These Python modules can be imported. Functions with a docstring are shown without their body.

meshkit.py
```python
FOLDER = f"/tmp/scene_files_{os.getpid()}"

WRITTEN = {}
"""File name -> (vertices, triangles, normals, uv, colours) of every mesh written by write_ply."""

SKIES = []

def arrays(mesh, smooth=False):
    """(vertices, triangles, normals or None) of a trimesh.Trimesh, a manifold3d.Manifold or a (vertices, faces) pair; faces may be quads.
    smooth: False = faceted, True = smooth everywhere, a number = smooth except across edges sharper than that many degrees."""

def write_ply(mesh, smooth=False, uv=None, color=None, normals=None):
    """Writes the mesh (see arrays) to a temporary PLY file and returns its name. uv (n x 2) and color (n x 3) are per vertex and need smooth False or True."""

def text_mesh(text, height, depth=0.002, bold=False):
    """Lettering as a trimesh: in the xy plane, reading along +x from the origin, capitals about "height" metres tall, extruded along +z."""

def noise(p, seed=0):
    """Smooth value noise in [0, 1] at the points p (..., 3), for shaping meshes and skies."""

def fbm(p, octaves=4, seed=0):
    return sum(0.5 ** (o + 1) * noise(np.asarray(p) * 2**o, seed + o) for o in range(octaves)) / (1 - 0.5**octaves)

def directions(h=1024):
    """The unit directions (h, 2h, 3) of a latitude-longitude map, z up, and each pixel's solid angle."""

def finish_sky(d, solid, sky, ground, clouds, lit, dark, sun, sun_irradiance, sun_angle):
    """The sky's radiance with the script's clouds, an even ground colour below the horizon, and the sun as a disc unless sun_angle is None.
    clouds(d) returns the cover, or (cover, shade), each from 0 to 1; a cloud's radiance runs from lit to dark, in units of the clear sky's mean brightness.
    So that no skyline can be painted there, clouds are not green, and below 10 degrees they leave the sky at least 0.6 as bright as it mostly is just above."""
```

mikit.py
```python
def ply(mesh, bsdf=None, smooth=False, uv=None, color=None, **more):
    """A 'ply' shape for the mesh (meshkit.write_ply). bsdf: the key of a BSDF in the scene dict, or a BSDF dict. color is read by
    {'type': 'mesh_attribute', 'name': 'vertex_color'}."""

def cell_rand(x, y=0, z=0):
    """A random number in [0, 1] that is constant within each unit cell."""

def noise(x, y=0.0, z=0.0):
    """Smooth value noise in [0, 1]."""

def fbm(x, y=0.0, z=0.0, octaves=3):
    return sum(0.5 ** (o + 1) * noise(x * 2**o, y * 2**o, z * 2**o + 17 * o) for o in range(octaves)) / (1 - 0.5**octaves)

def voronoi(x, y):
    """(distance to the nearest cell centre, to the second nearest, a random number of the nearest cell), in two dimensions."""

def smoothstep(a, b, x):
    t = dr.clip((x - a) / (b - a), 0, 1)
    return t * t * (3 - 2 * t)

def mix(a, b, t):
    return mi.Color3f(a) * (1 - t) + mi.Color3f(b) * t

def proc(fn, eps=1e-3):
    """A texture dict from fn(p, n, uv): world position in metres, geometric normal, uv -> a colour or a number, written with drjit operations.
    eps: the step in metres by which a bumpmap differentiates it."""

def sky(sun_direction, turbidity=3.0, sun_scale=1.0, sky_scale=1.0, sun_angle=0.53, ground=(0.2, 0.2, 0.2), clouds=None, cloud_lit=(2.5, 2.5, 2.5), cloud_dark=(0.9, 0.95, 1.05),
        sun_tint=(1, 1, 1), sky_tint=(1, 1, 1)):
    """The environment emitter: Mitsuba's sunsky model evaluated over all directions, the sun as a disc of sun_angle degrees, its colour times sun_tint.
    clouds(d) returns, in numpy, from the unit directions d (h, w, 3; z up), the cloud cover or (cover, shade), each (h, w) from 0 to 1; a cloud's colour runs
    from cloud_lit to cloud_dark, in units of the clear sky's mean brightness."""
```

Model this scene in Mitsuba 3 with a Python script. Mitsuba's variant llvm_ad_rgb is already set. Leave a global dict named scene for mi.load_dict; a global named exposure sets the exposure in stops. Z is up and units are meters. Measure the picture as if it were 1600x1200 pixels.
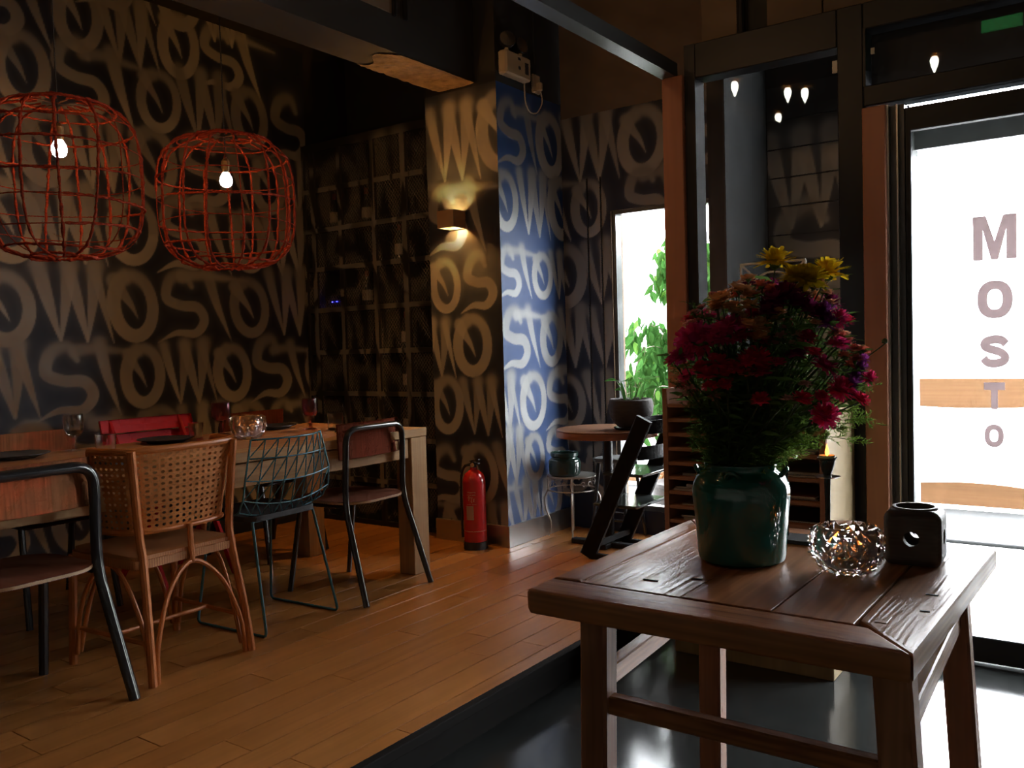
import math, random
import numpy as np, trimesh, drjit as dr, mitsuba as mi
import shapely.geometry as sg
import mikit, meshkit
from mikit import noise, fbm, voronoi, cell_rand, smoothstep, mix

T = mi.ScalarTransform4f
PI = math.pi
rng = np.random.default_rng(7)
scene, labels = {'type': 'scene'}, {}

# ------------------------------------------------------------------ camera, sky, exposure
exposure = 0.0
CAM = [0.0, 0.0, 1.27]
FWD = [-0.58176106, 0.81229934, -0.04151931]
UPV = [-0.000832671, 0.0504518474, 0.998726148]
scene['camera'] = {'type': 'perspective', 'fov': 60.86, 'fov_axis': 'x', 'near_clip': 0.05, 'far_clip': 200.0,
                   'to_world': T().look_at(origin=CAM, target=[c + f for c, f in zip(CAM, FWD)], up=UPV)}
SKY = 4800.0
scene['sky'] = mikit.sky((0.35, 0.6, 0.72), turbidity=5.0, sun_scale=0.0, sky_scale=SKY * 0.02, ground=(0.25, 0.25, 0.25),
                         clouds=lambda d: (np.full(d.shape[:2], 0.93), 0.25 + 0.0 * d[..., 2]),
                         cloud_lit=(2.36, 2.42, 2.5), cloud_dark=(1.6, 1.66, 1.72))
BULB = (150.0, 74.0, 25.0)
CANDLE = (80.0, 44.0, 20.0)

# ------------------------------------------------------------------ mesh helpers: a mesh is (vertices, triangles)
def arr(v, f): return np.asarray(v, float).reshape(-1, 3), np.asarray(f, int).reshape(-1, 3)
def cat(ms):
    V, F, n = [], [], 0
    for v, f in ms:
        V.append(v); F.append(f + n); n += len(v)
    return np.vstack(V), np.vstack(F)
def tri(m): return arr(m.vertices, m.faces)
def mv(m, d): return m[0] + np.asarray(d, float), m[1]
def rot(axis, deg):
    a = np.asarray(axis, float); a /= np.linalg.norm(a); t = math.radians(deg); K = np.array([[0, -a[2], a[1]], [a[2], 0, -a[0]], [-a[1], a[0], 0]])
    return np.eye(3) + math.sin(t) * K + (1 - math.cos(t)) * K @ K
def rt(m, axis, deg, at=(0, 0, 0)):
    at = np.asarray(at, float)
    return (m[0] - at) @ rot(axis, deg).T + at, m[1]
def box(x0, x1, y0, y1, z0, z1, c=0.0):
    x0, x1 = sorted((x0, x1)); y0, y1 = sorted((y0, y1)); z0, z1 = sorted((z0, z1))
    if c <= 0:
        m = trimesh.creation.box(bounds=[[x0, y0, z0], [x1, y1, z1]]); return tri(m)
    c = min(c, (x1 - x0) * .45, (y1 - y0) * .45, (z1 - z0) * .45)
    P = []
    for sx in (0, 1):
        for sy in (0, 1):
            for sz in (0, 1):
                p = np.array([(x0, x1)[sx], (y0, y1)[sy], (z0, z1)[sz]]); s = np.array([1 - 2 * sx, 1 - 2 * sy, 1 - 2 * sz])
                for k in range(3):
                    q = p + s * c; q[k] = p[k]; P.append(q)
    return tri(trimesh.convex.convex_hull(np.array(P)))
def bar(a, b, w, h, up=(0, 0, 1), c=0.0, w1=None, h1=None):
    """a rectangular bar from a to b, w wide and h high (across up); w1, h1 at b"""
    a, b, up = (np.asarray(x, float) for x in (a, b, up)); d = b - a; L = np.linalg.norm(d); d /= L
    s = np.cross(d, up); s /= np.linalg.norm(s); u = np.cross(s, d)
    w1, h1 = w1 or w, h1 or h
    P = []
    for p, ww, hh in ((a, w, h), (b, w1, h1)):
        for i, j in ((-1, -1), (1, -1), (1, 1), (-1, 1)):
            if c > 0:
                P += [p + s * i * (ww / 2 - c) + u * j * hh / 2, p + s * i * ww / 2 + u * j * (hh / 2 - c)]
            else: P.append(p + s * i * ww / 2 + u * j * hh / 2)
    return tri(trimesh.convex.convex_hull(np.array(P)))
def smoothpath(pts, n=8, closed=False):
    p = np.asarray(pts, float); N = len(p); out = []
    for i in range(N if closed else N - 1):
        p0, p1, p2, p3 = (p[(i - 1) % N], p[i], p[(i + 1) % N], p[(i + 2) % N]) if closed else (p[max(i - 1, 0)], p[i], p[i + 1], p[min(i + 2, N - 1)])
        for t in np.arange(n) / n:
            out.append(.5 * (2 * p1 + (p2 - p0) * t + (2 * p0 - 5 * p1 + 4 * p2 - p3) * t * t + (3 * p1 - p0 - 3 * p2 + p3) * t ** 3))
    if not closed: out.append(p[-1])
    return np.array(out)
def fillet(pts, r, n=5):
    """polyline with rounded corners"""
    p = [np.asarray(q, float) for q in pts]; out = [p[0]]
    for i in range(1, len(p) - 1):
        a, b = p[i - 1] - p[i], p[i + 1] - p[i]; la, lb = np.linalg.norm(a), np.linalg.norm(b)
        k = min(r, la * .48, lb * .48); A, B = p[i] + a / la * k, p[i] + b / lb * k
        for t in np.linspace(0, 1, n + 1): out.append((1 - t) ** 2 * A + 2 * t * (1 - t) * p[i] + t * t * B)
    out.append(p[-1]); return np.array(out)
def tube(pts, r, sides=8, closed=False, caps=True):
    p = np.asarray(pts, float); n = len(p); r = np.broadcast_to(np.asarray(r, float), (n,))
    t = (np.roll(p, -1, 0) - np.roll(p, 1, 0)) if closed else np.gradient(p, axis=0)
    t /= np.linalg.norm(t, axis=1, keepdims=True) + 1e-12
    u = np.cross(t[0], [0, 0, 1.0] if abs(t[0][2]) < .9 else [1.0, 0, 0]); u /= np.linalg.norm(u); U = [u]
    for i in range(1, n):
        u = u - t[i] * (u @ t[i]); u /= np.linalg.norm(u) + 1e-12; U.append(u)
    U = np.array(U); W = np.cross(t, U); a = np.arange(sides) * 2 * PI / sides
    V = p[:, None] + r[:, None, None] * (np.cos(a)[None, :, None] * U[:, None] + np.sin(a)[None, :, None] * W[:, None])
    m = n if closed else n - 1; i, j = np.meshgrid(np.arange(m), np.arange(sides), indexing='ij'); i2, j2 = (i + 1) % n, (j + 1) % sides
    q = np.stack([i * sides + j, i * sides + j2, i2 * sides + j2, i2 * sides + j], -1).reshape(-1, 4)
    F = [q[:, [0, 1, 2]], q[:, [0, 2, 3]]]; V = V.reshape(-1, 3)
    if caps and not closed:
        k = len(V); V = np.vstack([V, p[0], p[-1]]); s = np.arange(sides)
        F += [np.stack([np.full(sides, k), (s + 1) % sides, s], 1), np.stack([np.full(sides, k + 1), (n - 1) * sides + s, (n - 1) * sides + (s + 1) % sides], 1)]
    return V, np.vstack(F)
def lathe(prof, n=32, at=(0, 0, 0)):
    p = np.asarray(prof, float); a = np.arange(n) * 2 * PI / n; m = len(p)
    V = np.stack([p[:, None, 0] * np.cos(a), p[:, None, 0] * np.sin(a), np.broadcast_to(p[:, None, 1], (m, n))], -1).reshape(-1, 3)
    i, j = np.meshgrid(np.arange(m - 1), np.arange(n), indexing='ij'); j2 = (j + 1) % n
    q = np.stack([i * n + j, i * n + j2, (i + 1) * n + j2, (i + 1) * n + j], -1).reshape(-1, 4)
    F = np.vstack([q[:, [0, 1, 2]], q[:, [0, 2, 3]]])
    ar = np.linalg.norm(np.cross(V[F[:, 1]] - V[F[:, 0]], V[F[:, 2]] - V[F[:, 0]]), axis=1)
    return V + np.asarray(at, float), F[ar > 1e-14]
def prism(poly, h0, h1, plane='xy'):
    """extrude a shapely polygon; plane xy -> z, xz -> y, yz -> x"""
    V, F = tri(trimesh.creation.extrude_polygon(poly, h1 - h0)); V = V.copy(); V[:, 2] += h0
    if plane == 'xz': V = V[:, [0, 2, 1]]; F = F[:, ::-1]
    if plane == 'yz': V = V[:, [2, 0, 1]]
    return V, F
def surf(fn, nu, nv, closed_u=False):
    """a grid surface fn(u, v) for u, v in 0..1"""
    u, v = np.meshgrid(np.linspace(0, 1, nu), np.linspace(0, 1, nv), indexing='ij'); V = fn(u, v).reshape(-1, 3)
    i, j = np.meshgrid(np.arange(nu - 1), np.arange(nv - 1), indexing='ij')
    q = np.stack([i * nv + j, (i + 1) * nv + j, (i + 1) * nv + j + 1, i * nv + j + 1], -1).reshape(-1, 4)
    return V, np.vstack([q[:, [0, 1, 2]], q[:, [0, 2, 3]]])
def sheet(fn, nu, nv, thick, nrm):
    """a grid surface with thickness along nrm"""
    a = surf(fn, nu, nv); nrm = np.asarray(nrm, float) * thick; b = (a[0] + nrm, a[1][:, ::-1])
    idx = np.arange(nu * nv).reshape(nu, nv); loop = np.concatenate([idx[:-1, 0], idx[-1, :-1], idx[:0:-1, -1], idx[0, :0:-1]]); l2 = np.roll(loop, -1); n = nu * nv
    side = np.vstack([np.stack([loop, loop + n, l2 + n], 1), np.stack([loop, l2 + n, l2], 1)])
    return np.vstack([a[0], b[0]]), np.vstack([a[1], b[1], side])
def ball(c, r, n=2): 
    m = trimesh.creation.icosphere(n, 1.0); return np.array(m.vertices) * r + np.asarray(c, float), np.array(m.faces)

# ------------------------------------------------------------------ naming helpers
ORD = 'first second third fourth fifth sixth seventh eighth ninth tenth eleventh twelfth thirteenth fourteenth fifteenth sixteenth seventeenth eighteenth nineteenth twentieth'.split() + [f'{i}th' for i in range(21, 60)]
_used = {}
def fastkey(base):
    i = _used.get(base, 0); _used[base] = i + 1
    return base if i == 0 else f'{base}_{i:03d}'
def thing(name, label, cat_, group=None):
    key = fastkey(name); labels[key] = {'label': label, 'category': cat_}
    if group: labels[key]['group'] = group
    return key
def put(parent, name, mesh, m, smooth=30, label=None, tw=None, kind=None, **kw):
    """one entry of the scene: a part of parent, or a thing of its own if parent is None"""
    key = fastkey(parent + '__' + name if parent else name)
    d = mesh if isinstance(mesh, dict) else mikit.ply(mesh, m, smooth=smooth, **kw)
    if tw is not None: d = {**d, 'to_world': tw}
    scene[key] = d
    if label: labels.setdefault(key, {})['label'] = label
    if kind: labels.setdefault(key, {})['kind'] = kind
    return key
def struct(name, mesh, m, label, parent=None, **kw):
    k = put(parent, name, mesh, m, **kw); labels[k] = {'label': label}
    if not parent: labels[k]['kind'] = 'structure'
    return k
def dup(root, base, tw, label, group=None):
    """a copy of a thing and its parts, moved by tw"""
    new = thing(base, label, labels[root]['category'], group or labels[root].get('group'))
    for k in [k for k in scene if k.startswith(root + '__')]:
        d = dict(scene[k]); old = d.get('to_world'); d['to_world'] = tw @ old if old is not None else tw
        scene[new + k[len(root):]] = d
        if k in labels: labels[new + k[len(root):]] = dict(labels[k])
    return new

# ------------------------------------------------------------------ materials
def mat(name, **k):
    base = k.pop('base', (.5, .5, .5)); bump = k.pop('bump', None)
    d = {'type': 'principled', 'base_color': base if isinstance(base, dict) else {'type': 'rgb', 'value': list(base)}}
    d.update(k)
    if bump: d = {'type': 'bumpmap', 'relief': bump[0], 'scale': bump[1], 'bsdf': d}
    scene[name] = {'type': 'twosided', 'bsdf': d}
    return name
def woodfn(c0, c1, along=1, scale=1.0, knots=0.3, dark=None):
    """wood grain running along axis 0, 1 or 2"""
    def fn(p, n, uv):
        q = [p.x, p.y, p.z]; a = q[along]; b, c = [q[i] for i in range(3) if i != along]
        w = fbm(a * 1.7 * scale, b * 9 * scale, c * 9 * scale, 3)
        g = noise(a * 4 * scale + w * 2, b * 170 * scale + w * 7, c * 170 * scale)
        r = noise(a * .9 * scale, (b + c) * 34 * scale + w * 5.0)
        t = dr.clip(.45 * g + .45 * r + knots * (w - .5), 0, 1)
        col = mix(c0, c1, t)
        return col
    return mikit.proc(fn)
def metal(name, c, rough): return mat(name, base=c, metallic=1.0, roughness=rough)

mat('paint_graffiti', base={'type': 'mesh_attribute', 'name': 'vertex_color'}, roughness=.55, specular=.3)
mat('plaster_black', base=(.022, .02, .018), roughness=.75)
mat('plaster_brown', base=mikit.proc(lambda p, n, uv: mix((.10, .07, .045), (.20, .14, .09), fbm(p.x * 5 + p.z * 3, p.y * 5, p.z * 7, 4))), roughness=.85)
mat('concrete_raw', base=mikit.proc(lambda p, n, uv: mix((.03, .02, .012), (.17, .115, .065), fbm(p.x * 26, p.y * 26, p.z * 26, 4))), roughness=.95)
mat('concrete_floor', base=mikit.proc(lambda p, n, uv: mix((.008, .009, .009), (.020, .022, .021), fbm(p.x * 3, p.y * 3, 0, 4))), roughness=.13, specular=.42)
mat('steel_black', base=(.012, .012, .014), roughness=.45, specular=.3)
mat('frame_black', base=(.014, .016, .019), roughness=.42, specular=.3)
mat('frame_grey', base=(.05, .055, .055), roughness=.35, specular=.6)
mat('orange_wood', base=woodfn((.40, .17, .10), (.50, .225, .14), 2, .6), roughness=.5)
metal('brushed_steel', (.56, .55, .53), .34)
metal('chrome', (.75, .74, .72), .12)
scene['window_glass'] = {'type': 'thindielectric', 'int_ior': 1.5}
PLW, PLX, PLL = .128, -1.834, 1.15
def plankfn(p, n, uv):
    row = dr.floor((p.x - PLX) / PLW); k = dr.floor((p.y + 3.0 + cell_rand(row, 5) * PLL) / PLL)
    t = cell_rand(row, k, 3); w = fbm(p.x * 10, p.y * 1.6, t * 30, 3)
    g = noise(p.x * 120 + w * 6, p.y * 5, t * 9); r = noise(p.x * 26 + 4 * w, p.y * .9, t * 50)
    c = mix((.20, .070, .017), (.38, .158, .042), dr.clip(.62 * t + .22 * r + .2 * g, 0, 1))
    return c * (0.82 + .36 * w)
mat('oak_plank', base=mikit.proc(plankfn), roughness=mikit.proc(lambda p, n, uv: .25 + .16 * fbm(p.x * 4, p.y * 3, 0, 3)), specular=.35)

# ------------------------------------------------------------------ spray-painted lettering on the walls
def ell(cx, cy, rx, ry, a0, a1, w0, w1, n=14):
    a = np.radians(np.linspace(a0, a1, n)); return np.stack([cx + rx * np.cos(a), cy + ry * np.sin(a), np.linspace(w0, w1, n)], 1)
def S3(*p): return smoothpath(np.array(p, float), 5)
GLYPH = {
 'M': (1.0, [S3((0, .98, .15), (.12, .55, .12), (.29, .0, .02)), S3((.42, 1.0, .19), (.37, .5, .12), (.30, 0, .03)), S3((.40, .98, .14), (.53, .5, .12), (.665, -.02, .03)),
             S3((.78, 1.0, .19), (.74, .5, .12), (.67, 0, .03)), S3((.76, .98, .13), (.90, .45, .08), (1.04, -.05, .01))]),
 'O': (.80, [ell(.40, .49, .33, .44, 108, 470, .17, .13, 30), S3((.11, .84, .17), (.24, .66, .11), (.36, .50, .065), (.46, .30, .006))]),
 'S': (.82, [S3((.62, .80, .07), (.48, 1.0, .12), (.22, .90, .15), (.14, .62, .15), (.40, .50, .14), (.72, .47, .15), (.84, .26, .15), (.66, .06, .12), (.30, .07, .08), (-.04, -.07, .01))]),
 'T': (.50, [S3((.10, 1.0, .17), (.24, .5, .12), (.48, -.08, .01)), S3((-.34, .90, .15), (-.05, .93, .11), (.35, .90, .08), (.86, .86, .01))]),
}
def paint_wall(Lu, Lv, rows, du, dv, seed, base=(.011, .016, .030), ink=(.40, .37, .31)):
    """colours of a (Lu x Lv) wall; rows: (baseline v, letter height, u of the first letter, letters, tilt)"""
    R = np.random.default_rng(seed)
    nu, nv = int(round(Lu / du)) + 1, int(round(Lv / dv)) + 1
    u = np.linspace(0, Lu, nu); v = np.linspace(0, Lv, nv)
    A = np.zeros((nu, nv)); B = np.zeros((nu, nv)); H = np.zeros((nu, nv))
    for vb, h, u0, text, tilt in rows:
        x = u0
        for ch in text:
            if ch == ' ': x += .3 * h; continue
            adv, strokes = GLYPH[ch]; sc = h * R.uniform(.93, 1.06); dy = R.uniform(-.03, .03) * h; sk = R.uniform(-.05, .05); aspect = R.uniform(.86, 1.0)
            for st in strokes:
                p = np.array(st, float); X = x + (p[:, 0] * aspect + p[:, 1] * sk) * sc; Y = vb + dy + p[:, 1] * sc + tilt * (X - u0); W = p[:, 2] * sc * R.uniform(1.1, 1.4)
                t = np.linspace(0, len(X) - 1, len(X) * 4); X, Y, W = (np.interp(t, np.arange(len(a)), a) for a in (X, Y, W)); top = np.interp(t, np.arange(len(p)), p[:, 1])
                soft = h * (.006 + .05 * np.clip((top - .66) / .36, 0, 1) ** 1.6)
                m = .32 * h
                i0, i1 = np.searchsorted(u, [X.min() - m, X.max() + m]); j0, j1 = np.searchsorted(v, [Y.min() - m, Y.max() + m])
                if i1 - i0 < 1 or j1 - j0 < 1: continue
                gu, gv = u[i0:i1, None], v[None, j0:j1]; best = np.full((i1 - i0, j1 - j0), -9.0); bh = np.full_like(best, 9.0)
                for k in range(len(X)):
                    d = np.sqrt((gu - X[k]) ** 2 + (gv - Y[k]) ** 2) - W[k] / 2
                    best = np.maximum(best, -d / soft[k]); bh = np.minimum(bh, d)
                a = 1 / (1 + np.exp(-np.clip(best, -20, 20) * 2.2)) * R.uniform(.72, .95)
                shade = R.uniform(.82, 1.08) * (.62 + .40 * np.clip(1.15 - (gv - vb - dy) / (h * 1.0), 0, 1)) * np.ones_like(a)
                s = (slice(i0, i1), slice(j0, j1))
                B[s] = B[s] * (1 - a) + a * shade; A[s] = 1 - (1 - A[s]) * (1 - a)
                H[s] = np.maximum(H[s], .20 * np.exp(-np.maximum(bh, 0) / (.09 * h)) * np.clip(.45 + .6 * (gv - vb) / h, .2, 1))
            x += adv * sc * aspect + .02 * h
    gu, gv = np.meshgrid(u, v, indexing='ij')
    P = np.stack([gu.ravel() * 3.1, gv.ravel() * 3.1, np.full(gu.size, seed * 3.3)], 1)
    nz = np.asarray(meshkit.fbm(P)).reshape(nu, nv); nz = (nz - nz.min()) / (np.ptp(nz) + 1e-9)
    H = H * (.3 + 1.1 * nz) + .03 * nz
    base, ink = np.array(base), np.array(ink); fog = ink * .55
    col = base * (1 - H[..., None]) + fog * H[..., None]
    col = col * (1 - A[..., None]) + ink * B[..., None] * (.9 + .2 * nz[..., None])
    return u, v, col
def painted(parent, name, o, U, V, Lu, Lv, rows, d=(.0075, .0065), seed=1, holes=(), label=None, **k):
    """a painted skin on a wall: origin o, directions U and V"""
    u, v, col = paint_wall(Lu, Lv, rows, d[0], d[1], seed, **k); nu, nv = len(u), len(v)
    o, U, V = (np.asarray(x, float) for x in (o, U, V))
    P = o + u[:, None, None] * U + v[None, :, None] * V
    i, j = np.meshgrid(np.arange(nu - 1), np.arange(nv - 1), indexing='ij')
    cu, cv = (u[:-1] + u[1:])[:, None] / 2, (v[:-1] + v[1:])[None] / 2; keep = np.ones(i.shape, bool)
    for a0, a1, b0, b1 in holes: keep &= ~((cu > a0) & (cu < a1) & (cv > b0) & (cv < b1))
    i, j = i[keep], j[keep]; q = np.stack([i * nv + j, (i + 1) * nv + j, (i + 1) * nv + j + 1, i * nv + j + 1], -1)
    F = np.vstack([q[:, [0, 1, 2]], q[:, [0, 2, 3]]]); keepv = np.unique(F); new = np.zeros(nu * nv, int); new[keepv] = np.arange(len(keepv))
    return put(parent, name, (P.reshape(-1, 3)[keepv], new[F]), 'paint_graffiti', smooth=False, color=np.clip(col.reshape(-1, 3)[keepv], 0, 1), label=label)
def rowtext(start, n): 
    w = 'MOSTO' * (n // 5 + 3); return w[start:start + n]

# ------------------------------------------------------------------ the room
ZP, ZC, XL, YF = .12, 3.45, -4.72, 3.74      # platform top, ceiling, left wall, glass front
struct('floor', box(-1.76, 2.2, -2.6, 3.74, -.12, 0), 'concrete_floor', 'dark polished concrete floor of the entrance')
pf = struct('floor_001', box(XL, -1.775, -2.6, 4.75, -.1, ZP - .022), 'plaster_black', 'raised platform floor of oak planks')
def crand(*a): return float(np.array(cell_rand(*[mi.Float(float(x)) for x in a]))[0])
for row in range(0, -24, -1):
    xa, xb = PLX + row * PLW, PLX + (row + 1) * PLW
    if row == 0: xb = -1.768
    xa = max(xa, XL); off = crand(row, 5) * PLL; k = 0; y = -3.0 - off
    while y < 4.72:
        a, b = max(y, .35), min(y + PLL, 4.72)
        if b - a > .03: put(pf, 'plank', box(xa + .0019, xb - .0019, a + .0016, b - .0016, ZP - .022, ZP + random.Random(row * 77 + k).uniform(-.0004, .0004), .0004), 'oak_plank', smooth=False)
        y += PLL; k += 1
mat('riser_black', base=(.006, .0055, .005), roughness=.8, specular=.05)
struct('trim_1', box(-1.768, -1.735, -2.6, 3.72, ZP - .03, ZP + .003, .003), 'riser_black', 'dark metal edging strip along the platform step')
struct('trim_2', box(-1.775, -1.752, -2.6, 3.72, 0, ZP - .03), 'riser_black', 'black riser board of the platform step')
struct('ceiling', box(XL - .1, 2.3, -2.7, 4.9, ZC, ZC + .1), 'plaster_black', 'dark painted ceiling')

wl = struct('wall_left', box(XL - .12, XL, -2.6, 4.8, -.1, ZC), 'plaster_black', 'long dark wall spray painted with rows of looping lettering')
y0 = 1.15
def word(base, h, firstO, text, tilt=0.0): return (base - ZP, h, firstO - y0, text, tilt)
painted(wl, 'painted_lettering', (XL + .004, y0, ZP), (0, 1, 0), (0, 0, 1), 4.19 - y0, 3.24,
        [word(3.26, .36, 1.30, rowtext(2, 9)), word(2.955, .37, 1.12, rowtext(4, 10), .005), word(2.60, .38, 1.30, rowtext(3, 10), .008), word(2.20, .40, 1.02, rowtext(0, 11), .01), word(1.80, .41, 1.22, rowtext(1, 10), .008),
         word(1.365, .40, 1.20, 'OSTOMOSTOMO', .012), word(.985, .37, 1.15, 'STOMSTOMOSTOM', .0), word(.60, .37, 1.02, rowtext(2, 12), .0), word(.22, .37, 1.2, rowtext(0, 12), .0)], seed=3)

struct('wall_back', box(XL, -3.47, 4.60, 4.72, -.1, ZC), 'plaster_black', 'black wall behind the mesh shelving')
mat('plaster_pale', base=(.42, .38, .32), roughness=.8)  # for unseen walls, made pale to bounce light back into the room
struct('wall_rear', box(XL, 2.2, -2.72, -2.6, -.1, ZC), 'plaster_pale', 'pale rear wall of the room')
struct('wall_right', box(2.2, 2.3, -2.6, 4.2, -.1, ZC), 'plaster_pale', 'pale side wall of the room')

# pillar with the corner between its two painted faces
pl = struct('pillar', box(-3.464, -2.946, 4.036, 4.80, 0, ZC), 'plaster_black', 'square pillar painted with looping lettering, warm on one face and blue on the other')
def prow(b, h, start, text, tilt=0.0, lead=0.0): return (b - ZP, h, start, text, tilt)
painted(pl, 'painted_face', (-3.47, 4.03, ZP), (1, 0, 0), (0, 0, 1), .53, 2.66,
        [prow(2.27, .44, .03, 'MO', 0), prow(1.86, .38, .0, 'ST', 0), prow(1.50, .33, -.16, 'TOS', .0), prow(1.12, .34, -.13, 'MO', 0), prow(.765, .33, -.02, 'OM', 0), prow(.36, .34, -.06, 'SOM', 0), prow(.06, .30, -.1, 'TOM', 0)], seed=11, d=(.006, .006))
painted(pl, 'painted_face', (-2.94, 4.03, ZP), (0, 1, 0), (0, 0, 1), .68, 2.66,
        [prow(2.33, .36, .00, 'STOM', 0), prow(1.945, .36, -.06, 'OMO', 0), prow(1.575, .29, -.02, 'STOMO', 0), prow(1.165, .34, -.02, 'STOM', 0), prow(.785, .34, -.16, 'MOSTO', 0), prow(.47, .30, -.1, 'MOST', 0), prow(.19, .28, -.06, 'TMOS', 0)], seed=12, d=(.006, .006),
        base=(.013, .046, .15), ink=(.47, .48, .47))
struct('baseboard_left', box(-3.475, -2.93, 4.012, 4.029, ZP, ZP + .125, .002), 'brushed_steel', 'metal baseboard along the warm face of the pillar')
struct('baseboard_right', box(-2.939, -2.922, 4.012, 4.70, ZP, ZP + .125, .002), 'brushed_steel', 'metal baseboard along the blue face of the pillar')

# far wall with the tall window
WX0, WX1, WZ0, WZ1 = -2.60, -1.70, .26, 2.085
def wallbox(*a): return box(*a)
wf = struct('wall_far', cat([box(-2.94, WX0, 4.715, 4.86, -.1, ZC), box(WX1, -1.60, 4.715, 4.86, -.1, ZC), box(WX0, WX1, 4.715, 4.86, -.1, WZ0), box(WX0, WX1, 4.715, 4.86, WZ1, ZC)]), 'plaster_brown', 'painted wall around the tall window')
painted(wf, 'painted_lettering', (-2.94, 4.71, ZP), (1, 0, 0), (0, 0, 1), 1.26, 2.57,
        [(2.16, .40, .02, 'MOST', .01), (1.83, .36, -.12, 'TO ST', 0), (1.40, .36, -.13, 'OM', 0), (1.02, .34, -.15, 'MM', 0), (.62, .36, -.1, 'OM', 0), (.22, .34, -.12, 'SOM', 0)], seed=13,
        holes=[(WX0 + 2.94, WX1 + 2.94, WZ0 - ZP, WZ1 - ZP)], base=(.010, .016, .034), ink=(.34, .32, .28))
for x in (-2.76, -2.665): put(wf, 'panel_joint', box(x - .004, x + .004, 4.704, 4.709, ZP, 2.3), 'frame_black', smooth=False, label='thin dark joint between the painted panels')
w1 = struct('window_1', cat([box(WX0, WX0 + .022, 4.73, 4.80, WZ0, WZ1), box(WX1 - .022, WX1, 4.73, 4.80, WZ0, WZ1), box(WX0, WX1, 4.73, 4.80, WZ0, WZ0 + .03), box(WX0, WX1, 4.73, 4.80, WZ1 - .022, WZ1)]), 'frame_grey', 'tall narrow window in the painted far wall')
put(w1, 'pane', box(WX0 + .02, WX1 - .02, 4.765, 4.7655, WZ0 + .02, WZ1 - .02), 'window_glass', smooth=False) if False else None
def pane(x0, x1, y, z0, z1): return arr([[x0, y, z0], [x1, y, z0], [x1, y, z1], [x0, y, z1]], [[0, 1, 2], [0, 2, 3]])
put(w1, 'pane', pane(WX0 + .02, WX1 - .02, 4.765, WZ0 + .02, WZ1 - .02), 'window_glass', smooth=False)

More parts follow.
